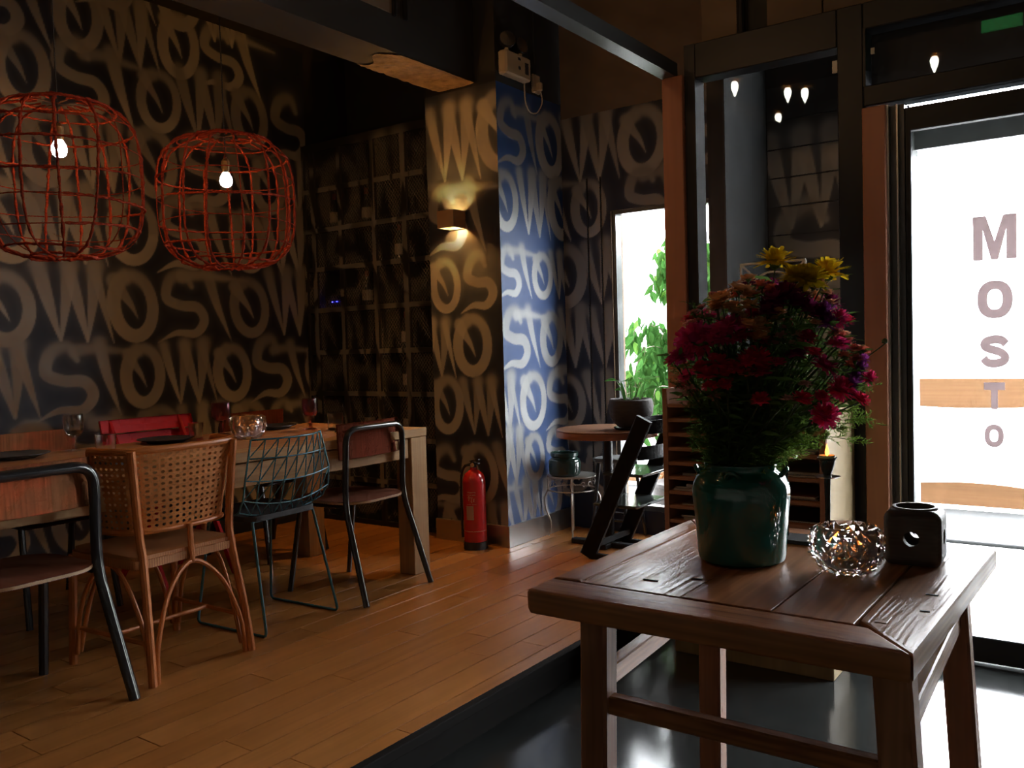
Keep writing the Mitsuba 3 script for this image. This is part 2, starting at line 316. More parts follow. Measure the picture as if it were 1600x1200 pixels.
# the dim recess behind the fixed glass: a side wall and a brick wall with lettering
ws = struct('wall_side', box(-1.68, -1.60, 4.02, 4.72, -.1, ZC), 'plaster_black', 'grey side wall behind the fixed glass panel')
mat('plaster_grey', base=mikit.proc(lambda p, n, uv: mix((.012, .014, .014), (.034, .037, .037), fbm(p.y * 3, p.z * 2.2, p.x * 3, 4))), roughness=.6)
put(ws, 'render', box(-1.60, -1.592, 4.02, 4.60, .0, 2.7), 'plaster_grey', smooth=False, label='grey rendered face')
wb = struct('wall_brick', box(-1.60, -1.0, 4.62, 4.75, -.1, ZC), 'plaster_black', 'brick wall with large looping lettering seen through the fixed glass panel')
mat('brick_paint', base=mikit.proc(lambda p, n, uv: mix((.030, .030, .030), (.05, .048, .044), fbm(p.x * 7, p.z * 7, 0, 3))), roughness=.8)
painted(wb, 'painted_lettering', (-1.592, 4.615, .3), (1, 0, 0), (0, 0, 1), .59, 2.3,
        [(1.55, .46, .00, 'MO', .03), (1.18, .50, .02, 'SO', .05), (.80, .50, -.05, 'OS', .04), (.40, .5, .0, 'MO', 0)], seed=21, base=(.030, .031, .032), ink=(.80, .76, .66))
for i in range(30):
    z = .32 + i * .075
    put(wb, 'mortar_joint', box(-1.592, -1.0, 4.606, 4.612, z, z + .006), 'brick_paint', smooth=False) if i % 2 == 0 else None

# the glass front
g = struct('window_2', cat([box(-1.65, -1.60, 3.70, 3.80, 0, 2.60), box(-1.60, -.985, 3.70, 3.80, 2.447, 2.60, .004), box(-1.60, -.985, 3.70, 3.80, 0, .10)]), 'frame_black', 'fixed glass panel in a black frame beside the entrance')
put(g, 'pane', pane(-1.60, -.985, 3.74, .10, 2.447), 'window_glass', smooth=False)
put(g, 'sticker', box(-1.012, -.99, 3.730, 3.733, 2.355, 2.405), mat('sticker_white', base=(.7, .69, .64), roughness=.6), smooth=False, label='small white sticker')
struct('trim_3', box(-1.75, -1.65, 3.675, 3.80, ZP, 2.468, .004), 'orange_wood', 'orange stained wooden post at the end of the platform step')
struct('trim_4', box(-.985, -.885, 3.70, 3.80, 0, 2.60, .004), 'frame_black', 'black steel post between the fixed glass and the entrance door')
struct('trim_5', box(-.885, -.797, 3.672, 3.80, 0, 2.180, .004), 'orange_wood', 'orange stained wooden post beside the entrance door')
struct('beam', cat([box(-1.752, -1.682, -2.5, 3.70, 2.468, 2.478), box(-1.690, -1.682, -2.5, 3.70, 2.468, 2.53), box(-1.752, -1.744, -2.5, 3.70, 2.468, 2.53)]), 'frame_grey', 'dark steel channel beam running along above the platform step')
tr = struct('window_3', cat([box(-.885, 1.15, 3.70, 3.80, 2.495, 2.60, .004), box(-.885, 1.15, 3.70, 3.80, 2.192, 2.272, .004), box(-.885, -.875, 3.70, 3.80, 2.27, 2.5)]), 'frame_black', 'transom window in a black frame above the entrance door')
put(tr, 'pane', pane(-.875, 1.15, 3.74, 2.272, 2.495), 'window_glass', smooth=False)
put(tr, 'sticker', box(-.862, -.848, 3.730, 3.733, 2.40, 2.425), 'sticker_white', smooth=False, label='tiny white sticker')
struct('wall_front', cat([box(.56, 2.2, 3.70, 3.85, 0, ZC), box(-.885, 1.25, 3.83, 3.9, 2.285, ZC)]), 'plaster_black', 'dark wall beside and above the entrance')
wh = struct('wall_header', box(-1.60, 2.2, 3.80, 3.86, 2.60, ZC), 'plaster_black', 'brown boarded wall above the glass front')
for xa, xb, za, zb in ((-1.292, -1.06, 2.602, 3.4), (-1.055, .2, 2.602, 3.4), (.205, 2.1, 2.602, 3.4)):
    put(wh, 'board', box(xa, xb, 3.765, 3.80, za, zb, .003), 'plaster_brown', smooth=False)
put(wh, 'board', box(-1.60, -1.43, 3.785, 3.80, 2.602, 3.4, .003), 'plaster_brown', smooth=False)
put(wh, 'pipe', tube([(-1.41, 3.77, 2.6), (-1.41, 3.77, 3.44)], .018, 10), 'steel_black', label='black pipe')
struct('trim_6', cat([box(-.797, -.790, 3.69, 3.80, .0, 2.18), box(-.764, -.758, 3.70, 3.80, 0, 2.18)]), 'brushed_steel', 'bright metal edge strips of the entrance door frame')
struct('trim_7', cat([box(-.790, -.764, 3.72, 3.80, 0, 2.18), box(-.758, -.738, 3.72, 3.80, 0, 2.18)]), 'frame_grey', 'dark metal jamb of the entrance door')

# entrance door with its lettering
DX0, DX1 = -.738, .52
dk = struct('door_1', cat([box(DX0, DX0 + .022, 3.725, 3.765, .0, 2.165, .003), box(DX1 - .05, DX1, 3.725, 3.765, .0, 2.165, .003), box(DX0, DX1, 3.725, 3.765, 2.075, 2.165, .003), box(DX0, DX1, 3.725, 3.765, .008, .105, .003)]), 'frame_black', 'glass entrance door in a black frame with letters on its pane')
put(dk, 'pane', pane(DX0 + .02, DX1 - .05, 3.745, .10, 2.08), 'window_glass', smooth=False)
scene['letter_film'] = {'type': 'principledthin', 'base_color': {'type': 'rgb', 'value': [.46, .40, .40]}, 'roughness': .6, 'diff_trans': 1.0, 'spec_trans': 0.0}
def bold(ch):
    """heavy extended capitals in a unit box"""
    if ch == 'M': return sg.Polygon([(0, 0), (0, 1), (.30, 1), (.50, .42), (.70, 1), (1, 1), (1, 0), (.77, 0), (.77, .68), (.58, 0), (.42, 0), (.23, .68), (.23, 0)])
    if ch == 'O': 
        a = np.linspace(0, 2 * PI, 48, endpoint=False); f = lambda rx, ry: [(.5 + rx * math.copysign(abs(math.cos(q)) ** .85, math.cos(q)), .5 + ry * math.copysign(abs(math.sin(q)) ** .85, math.sin(q))) for q in a]
        return sg.Polygon(f(.5, .5), [f(.22, .27)])
    if ch == 'T': return sg.Polygon([(0, 1), (1, 1), (1, .72), (.66, .72), (.66, 0), (.34, 0), (.34, .72), (0, .72)])
    q = smoothpath([(.86, .72), (.72, .84), (.48, .87), (.20, .80), (.17, .66), (.36, .57), (.66, .48), (.83, .34), (.78, .20), (.52, .13), (.26, .16), (.13, .30)], 6)
    return sg.LineString(q).buffer(.128, cap_style=2)
for ch, xc, zc, w, h in (('M', -.431, 1.632, .144, .165), ('O', -.431, 1.400, .117, .142), ('S', -.432, 1.204, .096, .122), ('T', -.434, 1.036, .070, .102), ('O', -.436, .884, .064, .086)):
    V, F = prism(bold(ch), 0, 1, 'xz'); a, b = V.min(0), V.max(0); V = (V - (a + b) / 2) / (b - a) * [w, .0012, h] + [xc, 3.738, zc]
    put(dk, 'letter', (V, F), 'letter_film', smooth=False, label=f'grey film letter {ch}')

# ceiling beam on the pillar; the shade along its underside is coloured black
cb = struct('ceiling_beam', box(-3.36, -3.09, -1.0, 4.03, 2.80, ZC), 'plaster_black', 'rough concrete ceiling beam ending at the pillar, its shaded stretch coloured black')
def under(u, v):
    P = np.stack([-3.365 + .28 * u, 3.36 + .67 * v + .05 * np.sin(u * 7) * (1 - v), 0 * u], -1); n = meshkit.fbm(np.stack([P[..., 0] * 30, P[..., 1] * 30, 0 * u], -1), 4)
    P[..., 2] = 2.80 - .012 * n; return P
put(cb, 'underside', surf(lambda u, v: under(v, u), 90, 34), 'concrete_raw', smooth=True, label='crumbling rough concrete underside')
put(cb, 'bare_patch', box(-3.0905, -3.084, 2.72, 3.35, 2.99, ZC, .002), 'plaster_brown', smooth=False, label='bare brown patch')
for x, y in ((-3.08, 3.36), (-3.075, 3.44)): put(cb, 'conduit', tube([(x, y, 2.98), (x, y, 3.45)], .012, 8), 'steel_black', label='black conduit pipe')

# ------------------------------------------------------------------ outside
mat('pavement', base=mikit.proc(lambda p, n, uv: mix((.40, .41, .40), (.55, .55, .54), fbm(p.x * 2, p.y * 2, 0, 4))), roughness=.7)
mat('kerb_stone', base=mikit.proc(lambda p, n, uv: mix((.008, .009, .009), (.026, .029, .028), fbm(p.x * 7, p.y * 7, p.z * 20, 4))), roughness=.7)
struct('ground', box(-30, 30, 3.74, 60, -.1, 0.0), 'pavement', 'pale pavement outside the entrance')
struct('porch_wall_light_block', cat([box(-1.60, -1.0, 4.75, 5.0, -.1, 3.2), box(-.95, -.90, 3.80, 4.602, -.1, 3.2)]), 'plaster_grey', 'grey outer wall beside the porch, with an added box blocking daylight')  # second box is unseen, added to keep daylight out of the recess
struct('trim_8', cat([box(-.90, -.735, 3.80, 3.96, 0, 2.19), box(-.90, .6, 3.90, 4.08, 2.03, 2.19), box(.56, .7, 3.86, 4.08, 0, 2.19)]), mat('porch_grey', base=(.075, .085, .08), roughness=.35), 'grey metal reveal and lintel outside the entrance door')
struct('kerb', box(-8, 8, 5.85, 6.9, 0, .02, .005), 'kerb_stone', 'strip of dark grey stone paving before the wooden fence')

FY = 7.0
mat('fence_wood', base=woodfn((.19, .088, .034), (.27, .135, .056), 0, .5), roughness=.6)
t = thing('wooden_fence', 'pale orange wooden fence with two curved boards seen through the entrance door', 'fence')
for k in range(-2, 3):
    x = -.96 + 1.62 * k
    us = np.linspace(-.80, .80, 25); lo = .80 - .055 * (1 - (us / .80) ** 2); hi = .10 + .105 * (1 - (us / .80) ** 2)
    put(t, 'top_board', prism(sg.Polygon([(x + u, z) for u, z in zip(us, lo)] + [(x + .80, .955), (x - .80, .955)]), FY - .035, FY, 'xz'), 'fence_wood', smooth=False)
    put(t, 'low_board', prism(sg.Polygon([(x - .80, .10 - .06), (x + .80, .10 - .06)] + [(x + u, z) for u, z in zip(us[::-1], hi[::-1])]), FY - .035, FY, 'xz'), 'fence_wood', smooth=False)
    put(t, 'post', box(x + .81 - .04, x + .81 + .04, FY + .002, FY + .07, 0, .95), 'fence_wood', smooth=False)
mat('render_white', base=(.62, .63, .64), roughness=.8)
mat('glass_far', base=(.36, .42, .46), roughness=.1)
t = thing('building', 'pale hazy building across the street, seen through the entrance door', 'building')
put(t, 'wall', box(-16, 6, 32, 40, 0, 2.9), 'render_white', smooth=False)
for i in range(9): put(t, 'window', box(-14.5 + i * 2.2, -13.1 + i * 2.2, 31.95, 31.995, .9, 2.2), 'glass_far', smooth=False)
struct('facade_sky_block', cat([box(-9, 8, 3.92, 4.86, 3.46, 8.5), box(-9, -4.84, 4.0, 4.86, 0, 3.46), box(2.3, 8, 3.86, 4.86, 0, 3.46), box(-1.6, 2.3, 3.92, 4.6, 3.21, 3.46)]), 'render_white', 'unseen outer mass of the building above the entrance, added to block the sky')  # unseen building mass, added to block sky light on the entrance side

# ------------------------------------------------------------------ lamps
mat('rope_red', base=mikit.proc(lambda p, n, uv: mix((.10, .014, .010), (.42, .060, .028), noise(p.x * 160, p.y * 160, p.z * 160))), roughness=.95, specular=.1)
mat('wire_rust', base=(.09, .045, .03), roughness=.5, metallic=.4)
mat('cord_black', base=(.02, .02, .02), roughness=.6)
mat('brass_dull', base=(.25, .17, .08), metallic=.8, roughness=.4)
def emit(rgb): return {'type': 'area', 'radiance': {'type': 'rgb', 'value': list(rgb)}}
def glow(parent, name, mesh, rgb, label=None):
    d = mikit.ply(mesh, None, smooth=True); d['bsdf'] = {'type': 'diffuse', 'reflectance': {'type': 'rgb', 'value': [.4, .3, .2]}}; d['emitter'] = emit(rgb)
    return put(parent, name, d, None, label=label)
def rope(pts, r, R, fuzz=.5):
    """a frayed, wound rope along pts"""
    p = np.asarray(pts, float); d = np.concatenate([[0], np.cumsum(np.linalg.norm(np.diff(p, axis=0), axis=1))])
    rr = r * (1 + .28 * np.sin(d * 520) + R.uniform(-.25, .35, len(p)))
    ms = [tube(p + R.normal(0, r * .18, p.shape), rr, 5)]
    for _ in range(int(fuzz * d[-1] * 90)):
        i = R.integers(0, len(p)); a = p[i]; v = R.normal(0, 1, 3); v /= np.linalg.norm(v); L = R.uniform(.008, .022) * (2.0 if R.random() < .06 else 1)
        b = a + v * L; w = np.cross(v, R.normal(0, 1, 3)); w /= np.linalg.norm(w) + 1e-9; w *= .0011
        ms.append((np.array([a - w, a + w, b, a + np.cross(v, w)]), np.array([[0, 1, 2], [1, 3, 2], [3, 0, 2]])))
    return cat(ms)
def pendant(x, y, zb, seed, label, dz, Rm=.305, H=.61):
    R = np.random.default_rng(seed); t = thing('pendant_lamp', label, 'pendant lamp', 'wire cage lamps over the long table')
    zc = zb - dz; k = 3.3
    def prof(s):                     # s from -1 (bottom) to 1 (top)
        rr = Rm * (1 - abs(s) ** k) ** (1 / k); return rr, zc + s * H / 2
    N = 15; tw = R.uniform(0, 1)
    for i in range(N):
        a = 2 * PI * (i + tw) / N + R.normal(0, .04); ss = np.sin(np.linspace(-PI / 2 * .985, PI / 2 * .962, 56)); lean = R.normal(0, .05)
        pts = []
        for s in ss:
            rr, z = prof(s); rr = max(rr, .07); aa = a + lean * s
            pts.append((x + rr * math.cos(aa), y + rr * math.sin(aa), z))
        pts = np.array(pts); lo, hi = sorted(R.integers(0, 56, 2)) if R.random() < .45 else (0, 0)
        m = [tube(pts[::2], .0024, 5)]
        if hi - lo > 6: 
            if lo > 3: m.append(rope(pts[:lo], .0050, R))
            if hi < 52: m.append(rope(pts[hi:], .0050, R))
        else: m.append(rope(pts, .0052, R))
        put(t, 'cage_rib', cat(m), 'rope_red', smooth=True)
    for s in (-.985, -.90, -.66, -.34, 0.0, .34, .66, .90, .985):
        rr, z = prof(s); aa = np.linspace(0, 2 * PI, 110, endpoint=False); rr = max(rr, .07)
        pts = np.stack([x + rr * np.cos(aa), y + rr * np.sin(aa), z + .006 * np.sin(aa * 2 + s * 9)], 1); m = [tube(pts[::2], .0024, 5, closed=True)]
        if abs(s) > .8: m.append(rope(pts, .0052, R))
        else:
            o = R.integers(0, 110); 
            for st in range(R.integers(1, 3)): m.append(rope(np.roll(pts, -(o + st * 47), 0)[:R.integers(26, 44)], .0048, R))
        put(t, 'cage_ring', cat(m), 'rope_red', smooth=True)
    glow(t, 'bulb', lathe([(.0, -.036), (.014, -.034), (.025, -.024), (.030, -.008), (.028, .010), (.018, .028), (.013, .038), (0, .04)], 20, (x, y, zb)), BULB, 'glowing warm round bulb')
    put(t, 'socket', lathe([(0, .034), (.016, .034), (.019, .05), (.019, .085), (.008, .10), (0, .10)], 16, (x, y, zb)), 'brass_dull')
    put(t, 'cord', tube([(x, y, zb + .095), (x, y, ZC)], .003, 6), 'cord_black')
    put(t, 'cross_wire', cat([tube([(x - .075, y, zc + H / 2 - .004), (x + .075, y, zc + H / 2 - .004)], .003, 5), tube([(x, y - .075, zc + H / 2 - .004), (x, y + .075, zc + H / 2 - .004)], .003, 5)]), 'wire_rust')
    return t
pendant(-3.45, 1.80, 2.105, 5, 'larger red rope-bound wire cage pendant lamp with a lit bulb, at the left edge', .125)
pendant(-3.45, 2.575, 2.09, 9, 'red rope-bound wire cage pendant lamp with a lit bulb, nearer the mesh shelving', .105)

# wall sconce on the pillar
t = thing('wall_sconce', 'brown box sconce throwing warm light up and down the pillar', 'wall lamp')
mat('sconce_brown', base=(.30, .17, .085), roughness=.5)
sx0, sx1, sy0, sy1, sz0, sz1 = -3.305, -3.185, 3.915, 4.028, 1.975, 2.075
put(t, 'housing', cat([box(sx0, sx1, sy0, sy0 + .006, sz0, sz1), box(sx0, sx0 + .006, sy0, sy1, sz0, sz1), box(sx1 - .006, sx1, sy0, sy1, sz0, sz1), box(sx0, sx1, sy1 - .006, sy1, sz0, sz1)]), 'sconce_brown', smooth=False)
put(t, 'lamp_tray', box(sx0 + .006, sx1 - .006, sy0 + .006, sy1 - .006, 2.020, 2.030), 'sconce_brown', smooth=False)
SC = (1150.0, 520.0, 130.0)
glow(t, 'bulb', lathe([(0, .031), (.030, .031), (.030, .035), (0, .035)], 20, ((sx0 + sx1) / 2, (sy0 + sy1) / 2, 2.0)), SC, 'glowing warm lamp disc')
glow(t, 'bulb', lathe([(0, .015), (.030, .015), (.030, .019), (0, .019)], 20, ((sx0 + sx1) / 2, (sy0 + sy1) / 2, 2.0)), SC, 'glowing warm lamp disc')

# candle bulbs hanging under the ceiling on the entrance side (seen mirrored in the glass)
for i, (x, y, lab) in enumerate(((-2.067, 2.077, 'small candle bulb pendant under the ceiling nearest the pillar'), (-1.85, 1.71, 'small candle bulb pendant between two others under the ceiling'), (-1.765, 1.625, 'small candle bulb pendant close beside its twin under the ceiling'), (-2.11, 1.121, 'small candle bulb pendant over the platform near the viewer'), (-.966, 1.76, 'small candle bulb pendant above the square wooden table'))):
    t = thing('candle_bulb_lamp', lab, 'lamp', 'candle bulb lamps under the ceiling')
    glow(t, 'bulb', lathe([(0, -.085), (.006, -.076), (.022, -.035), (.026, -.010), (.017, .012), (0, .014)], 14, (x, y, 2.9)), CANDLE, 'glowing candle shaped bulb')
    put(t, 'shade', cat([lathe([(.011, .055), (.050, .022), (.051, .024), (.012, .058)], 24, (x, y, 2.9))]), 'brass_dull')
    put(t, 'socket', lathe([(0, .010), (.011, .012), (.011, .07), (0, .07)], 12, (x, y, 2.9)), 'brass_dull')
    put(t, 'cord', tube([(x, y, 2.965), (x, y, ZC)], .003, 6), 'cord_black')

t = thing('lit_sign', 'small green lit sign under the ceiling, mirrored in the transom glass', 'sign')
glow(t, 'panel', box(-.665, -.475, 2.188, 2.196, 2.86, 2.925), (.02, .55, .13), 'glowing green panel')
put(t, 'case', cat([box(-.68, -.46, 2.15, 2.1875, 2.845, 2.94, .004)]), 'plastic_dark' if 'plastic_dark' in scene else mat('plastic_dark', base=(.03, .03, .035), roughness=.4))
put(t, 'rod', tube([(-.57, 2.17, 2.94), (-.57, 2.17, ZC)], .005, 7), 'cord_black')

# emergency light, socket and cable on the dark column above the painted pillar
mat('plastic_cream', base=(.62, .50, .34), roughness=.45)
mat('plastic_dark', base=(.03, .03, .035), roughness=.4)
mat('reflector', base=(.35, .32, .27), metallic=.9, roughness=.25)
t = thing('emergency_light', 'cream emergency light with two round lamp heads on the dark column', 'emergency light')
bx = -2.938
put(t, 'housing', box(bx, bx + .062, 4.05, 4.30, 2.818, 2.952, .010), 'plastic_cream')
for yy, dy in ((4.10, -.03), (4.235, .03)):
    h = put(t, 'lamp_head', rt(rt(lathe([(0, -.052), (.024, -.048), (.043, -.026), (.050, .006), (.047, .010), (0, .010)], 24), (0, 1, 0), 70), (0, 0, 1), dy * 900, ) if False else mv(rt(rt(lathe([(0, -.052), (.024, -.048), (.043, -.026), (.050, .006), (.050, .012), (.047, .012), (0, .012)], 24), (0, 1, 0), 78), (0, 0, 1), -22 + dy * 500), (bx + .036, yy, 3.018)), 'plastic_dark')
    put(h, 'lens', mv(rt(rt(lathe([(0, .024), (.02, .021), (.045, .0125), (0, .0125)], 24), (0, 1, 0), 78), (0, 0, 1), -22 + dy * 500), (bx + .036, yy, 3.018)), 'reflector', label='round mirrored lens')
    put(t, 'neck', tube([(bx + .031, yy, 2.945), (bx + .031, yy, 2.985)], .011, 10), 'plastic_cream')
put(t, 'label_plate', box(bx + .0622, bx + .064, 4.235, 4.268, 2.85, 2.915), 'plastic_dark', smooth=False, label='dark printed label')
put(t, 'switch', box(bx + .0622, bx + .0645, 4.165, 4.19, 2.915, 2.93), 'plastic_dark', smooth=False)
put(t, 'button', rt(lathe([(0, 0), (.011, 0), (.010, .004), (0, .004)], 14, (0, 0, 0)), (0, 1, 0), 90), 'plastic_dark', tw=T().translate([bx + .062, 4.178, 2.872]))
t = thing('socket_outlet', 'small cream wall socket beside the emergency light, with a cable looping below', 'socket')
put(t, 'plate', box(bx, bx + .016, 4.385, 4.462, 2.79, 2.90, .004), 'plastic_cream')
put(t, 'plug', box(bx + .016, bx + .05, 4.41, 4.44, 2.80, 2.85, .006), 'plastic_cream')
put(t, 'cable', tube(smoothpath([(bx + .04, 4.425, 2.80), (bx + .03, 4.455, 2.74), (bx + .015, 4.42, 2.675), (bx + .012, 4.35, 2.665), (bx + .015, 4.30, 2.71), (bx + .02, 4.285, 2.79), (bx + .02, 4.285, 2.82)], 7), .004, 7), 'plastic_cream')
put(t, 'conduit', tube(fillet([(bx + .012, 4.41, 2.90), (bx + .012, 4.40, 3.25), (bx + .012, 4.44, ZC)], .05), .006, 7), 'cord_black')

# ------------------------------------------------------------------ fire extinguisher
mat('red_gloss', base=(.42, .012, .012), roughness=.22, clearcoat=.6)
mat('rubber_black', base=(.015, .015, .015), roughness=.55)
mat('paper_dim', base=(.42, .30, .24), roughness=.7)
mat('print_dark', base=(.22, .03, .03), roughness=.6)
mat('print_pale', base=(.50, .20, .15), roughness=.5)
ex, ey = -3.10, 3.925
t = thing('fire_extinguisher', 'red fire extinguisher standing against the pillar', 'fire extinguisher')
put(t, 'cylinder', lathe([(0, .03), (.062, .03), (.066, .036), (.066, .385), (.064, .405), (.052, .432), (.030, .450), (.020, .455), (.020, .47), (0, .47)], 36, (ex, ey, ZP)), 'red_gloss')
put(t, 'base_ring', lathe([(.050, .0), (.070, .0), (.070, .045), (.067, .045), (.067, .03), (.05, .03)], 36, (ex, ey, ZP)), 'rubber_black')
put(t, 'band', lathe([(.0662, .105), (.0672, .106), (.0672, .110), (.0662, .111)], 36, (ex, ey, ZP)), 'print_pale')
put(t, 'valve', cat([lathe([(0, .468), (.018, .468), (.018, .50), (0, .50)], 14, (ex, ey, ZP)), bar((ex - .03, ey, ZP + .487), (ex + .055, ey - .02, ZP + .497), .016, .008), bar((ex - .02, ey, ZP + .503), (ex + .06, ey - .022, ZP + .52), .016, .006)]), 'rubber_black')
put(t, 'hose', tube(smoothpath([(ex - .018, ey, ZP + .484), (ex - .06, ey - .01, ZP + .47), (ex - .085, ey - .012, ZP + .40), (ex - .086, ey - .015, ZP + .26), (ex - .080, ey - .02, ZP + .12), (ex - .078, ey - .02, ZP + .06)], 8), [.0075] * 41, 8), 'rubber_black')
def curved(a0, a1, z0, z1, r=.0668, n=8): return surf(lambda u, v: np.stack([ex + r * np.cos(np.radians(a0 + (a1 - a0) * u)), ey + r * np.sin(np.radians(a0 + (a1 - a0) * u)), ZP + z0 + (z1 - z0) * v], -1), n, 2)
put(t, 'label_sheet', curved(-97, -58, .175, .255), 'paper_dim', smooth=True, label='pale paper inspection label')
put(t, 'printing', cat([curved(-92, -46, .330, .336), curved(-92, -46, .316, .320), curved(-90, -60, .300, .306), curved(-84, -78, .285, .312), curved(-70, -64, .275, .300), curved(-60, -52, .278, .298), curved(-95, -44, .262, .264)]), 'print_pale', smooth=True, label='pale printed lettering and lines')
put(t, 'gauge', mv(rt(lathe([(0, 0), (.012, 0), (.012, .008), (0, .008)], 16), (1, 0, 0), 90), (ex + .008, ey - .018, ZP + .484)), 'plastic_cream')

# ------------------------------------------------------------------ long dining table
mat('pale_oak', base=woodfn((.27, .15, .065), (.42, .26, .12), 1, .8), roughness=.6, specular=.2)
mat('table_brown', base=woodfn((.27, .125, .055), (.40, .20, .09), 1, .8), roughness=.38)
mat('pale_oak_leg', base=woodfn((.27, .15, .065), (.42, .26, .12), 2, .8), roughness=.6, specular=.2)
TX0, TX1, TY0, TY1, TZ = -3.90, -2.995, .70, 3.41, .87
t = thing('dining_table', 'long pale oak dining table laid with glasses along the lettered wall', 'table')
for i in range(7):
    a, b = TX0 + (TX1 - TX0) * i / 7, TX0 + (TX1 - TX0) * (i + 1) / 7
    put(t, 'top_board', box(a + .0006, b - .0006, TY0, TY1, TZ - .042, TZ, .002), 'table_brown' if i < 6 else 'pale_oak', smooth=False)
put(t, 'apron', box(TX1 - .04, TX1 - .006, TY0 + .11, TY1 - .14, TZ - .145, TZ - .048, .002), 'pale_oak', smooth=False)
put(t, 'apron', box(TX0 + .006, TX0 + .04, TY0 + .11, TY1 - .14, TZ - .145, TZ - .048, .002), 'pale_oak', smooth=False)
put(t, 'apron', box(TX0 + .11, TX1 - .11, TY1 - .05, TY1 - .02, TZ - .145, TZ - .048, .002), 'pale_oak', smooth=False)
put(t, 'apron', box(TX0 + .11, TX1 - .11, TY0 + .02, TY0 + .05, TZ - .145, TZ - .048, .002), 'pale_oak', smooth=False)
for x in (TX0 + .003, TX1 - .108):
    for y in (TY0 + .003, TY1 - .123): put(t, 'leg', box(x, x + .105, y, y + .12, ZP, TZ - .0435, .003), 'pale_oak_leg', smooth=False)

# ------------------------------------------------------------------ chairs
mat('lacquer_black', base=(.012, .012, .013), roughness=.16, specular=.6)
def patchfn(c0, c1, c2):
    def fn(p, n, uv):
        k = dr.floor(p.y * 9 + .3 * noise(p.z * 2)); g = noise(p.y * 190, p.z * 11); w = fbm(p.y * 16, p.z * 16, 3, 3)
        c = mix(c0, c1, smoothstep(.35, .75, w)); c = mix(c, c2, .55 * cell_rand(k, 2))
        return c * (.7 + .5 * g)
    return mikit.proc(fn)
mat('patch_wood', base=patchfn((.26, .085, .040), (.40, .085, .035), (.20, .115, .055)), roughness=.6, specular=.0)
mat('red_wood', base=patchfn((.12, .028, .016), (.15, .035, .02), (.10, .035, .02)), roughness=.6, specular=.0)
mat('seat_wood', base=woodfn((.10, .035, .022), (.16, .06, .035), 0, 1), roughness=.4, specular=.2)
mat('ply_edge', base=(.46, .33, .20), roughness=.5)
def rrect(x0, x1, y0, y1, r, n=6): return sg.box(x0 + r, y0 + r, x1 - r, y1 - r).buffer(r, quad_segs=n)
def metal_chair(place, label, panel, group, r=.0155):
    t = thing('metal_frame_chair', label, 'chair', group)
    for s in (-1, 1):
        put(t, 'leg', tube(fillet([(-.33, s * .185, .435), (-.405, s * .205, 0)], .05), r * .9, 10), 'lacquer_black', tw=place)
    U = fillet([(.115, -.235, 0), (-.022, -.205, .44), (-.008, -.20, .795), (-.008, .20, .795), (-.022, .205, .44), (.115, .235, 0)], .075, 7)
    put(t, 'back_frame', tube(U, r, 12), 'lacquer_black', tw=place, label='black bent tube running from foot to foot over the top')
    put(t, 'seat_frame', tube(fillet([(-.03, -.19, .437), (-.36, -.19, .432), (-.36, .19, .432), (-.03, .19, .437)], .05), r * .7, 8), 'lacquer_black', tw=place)
    def back(u, v):
        y = -.212 + .424 * u; return np.stack([-.030 - .010 * v + .020 * (1 - (2 * u - 1) ** 2) - .018, y, .655 + .165 * v - .0 * u], -1)
    put(t, 'backrest', sheet(back, 14, 5, .010, (1, 0, 0)), panel, smooth=35, tw=place, label='patchwork wooden back panel')
    s = put(t, 'seat', prism(rrect(-.395, .035, -.21, .21, .13, 8), .445, .459), 'seat_wood', smooth=35, tw=place, label='dark rounded wooden seat')
    put(s, 'edge_band', cat([prism(rrect(-.3965, .0365, -.2115, .2115, .1315, 8).difference(rrect(-.393, .033, -.208, .208, .128, 8)), .447, .457)]), 'ply_edge', smooth=35, tw=place, label='pale plywood edge')
    return t
def at(x, y, rz=0): return T().translate([x, y, ZP]).rotate([0, 0, 1], rz)
NG, FG = 'chairs along the near side of the long table', 'chairs along the wall side of the long table'
metal_chair(at(-2.855, 1.36, 2), 'black tube chair with a patchwork wooden back panel, nearest the left edge of the photo', 'patch_wood', NG, .0185)
metal_chair(at(-2.945, 2.99, 3), 'black tube chair with a red-brown wooden back at the pillar end of the table', 'red_wood', NG, .0145)
metal_chair(at(-4.255, 1.985, 180), 'wooden-backed chair behind the table beside the red slatted chair, left of the clear goblet', 'patch_wood', FG)
metal_chair(at(-4.265, 3.27, 180), 'red-brown backed chair behind the glowing candle bowl, against the lettered wall', 'red_wood', FG)

# red slatted folding chair behind the table
mat('red_paint', base=(.42, .016, .018), roughness=.4, specular=.08)
t = thing('slatted_chair', 'bright red slatted chair on the wall side of the table', 'chair', FG); pl_ = at(-4.28, 2.65, 180)
for s in (-1, 1):
    put(t, 'leg', bar((-.40, s * .20, 0), (.055, s * .20, .82), .032, .02, (0, 1, 0), .003), 'red_paint', smooth=False, tw=pl_)
    put(t, 'leg', bar((.06, s * .17, 0), (-.36, s * .17, .455), .032, .02, (0, 1, 0), .003), 'red_paint', smooth=False, tw=pl_)
for z0, z1 in ((.765, .835), (.680, .757)):
    def slat(u, v, z0=z0, z1=z1): return np.stack([.02 + .02 * v + .015 * (1 - (2 * u - 1) ** 2), -.265 + .53 * u, z0 + (z1 - z0) * v], -1)
    put(t, 'back_slat', sheet(slat, 10, 3, .014, (-1, 0, 0)), 'red_paint', smooth=35, tw=pl_)
for i in range(6): put(t, 'seat_slat', box(-.38 + i * .064, -.38 + i * .064 + .055, -.19, .19, .455, .469, .003), 'red_paint', smooth=False, tw=pl_)

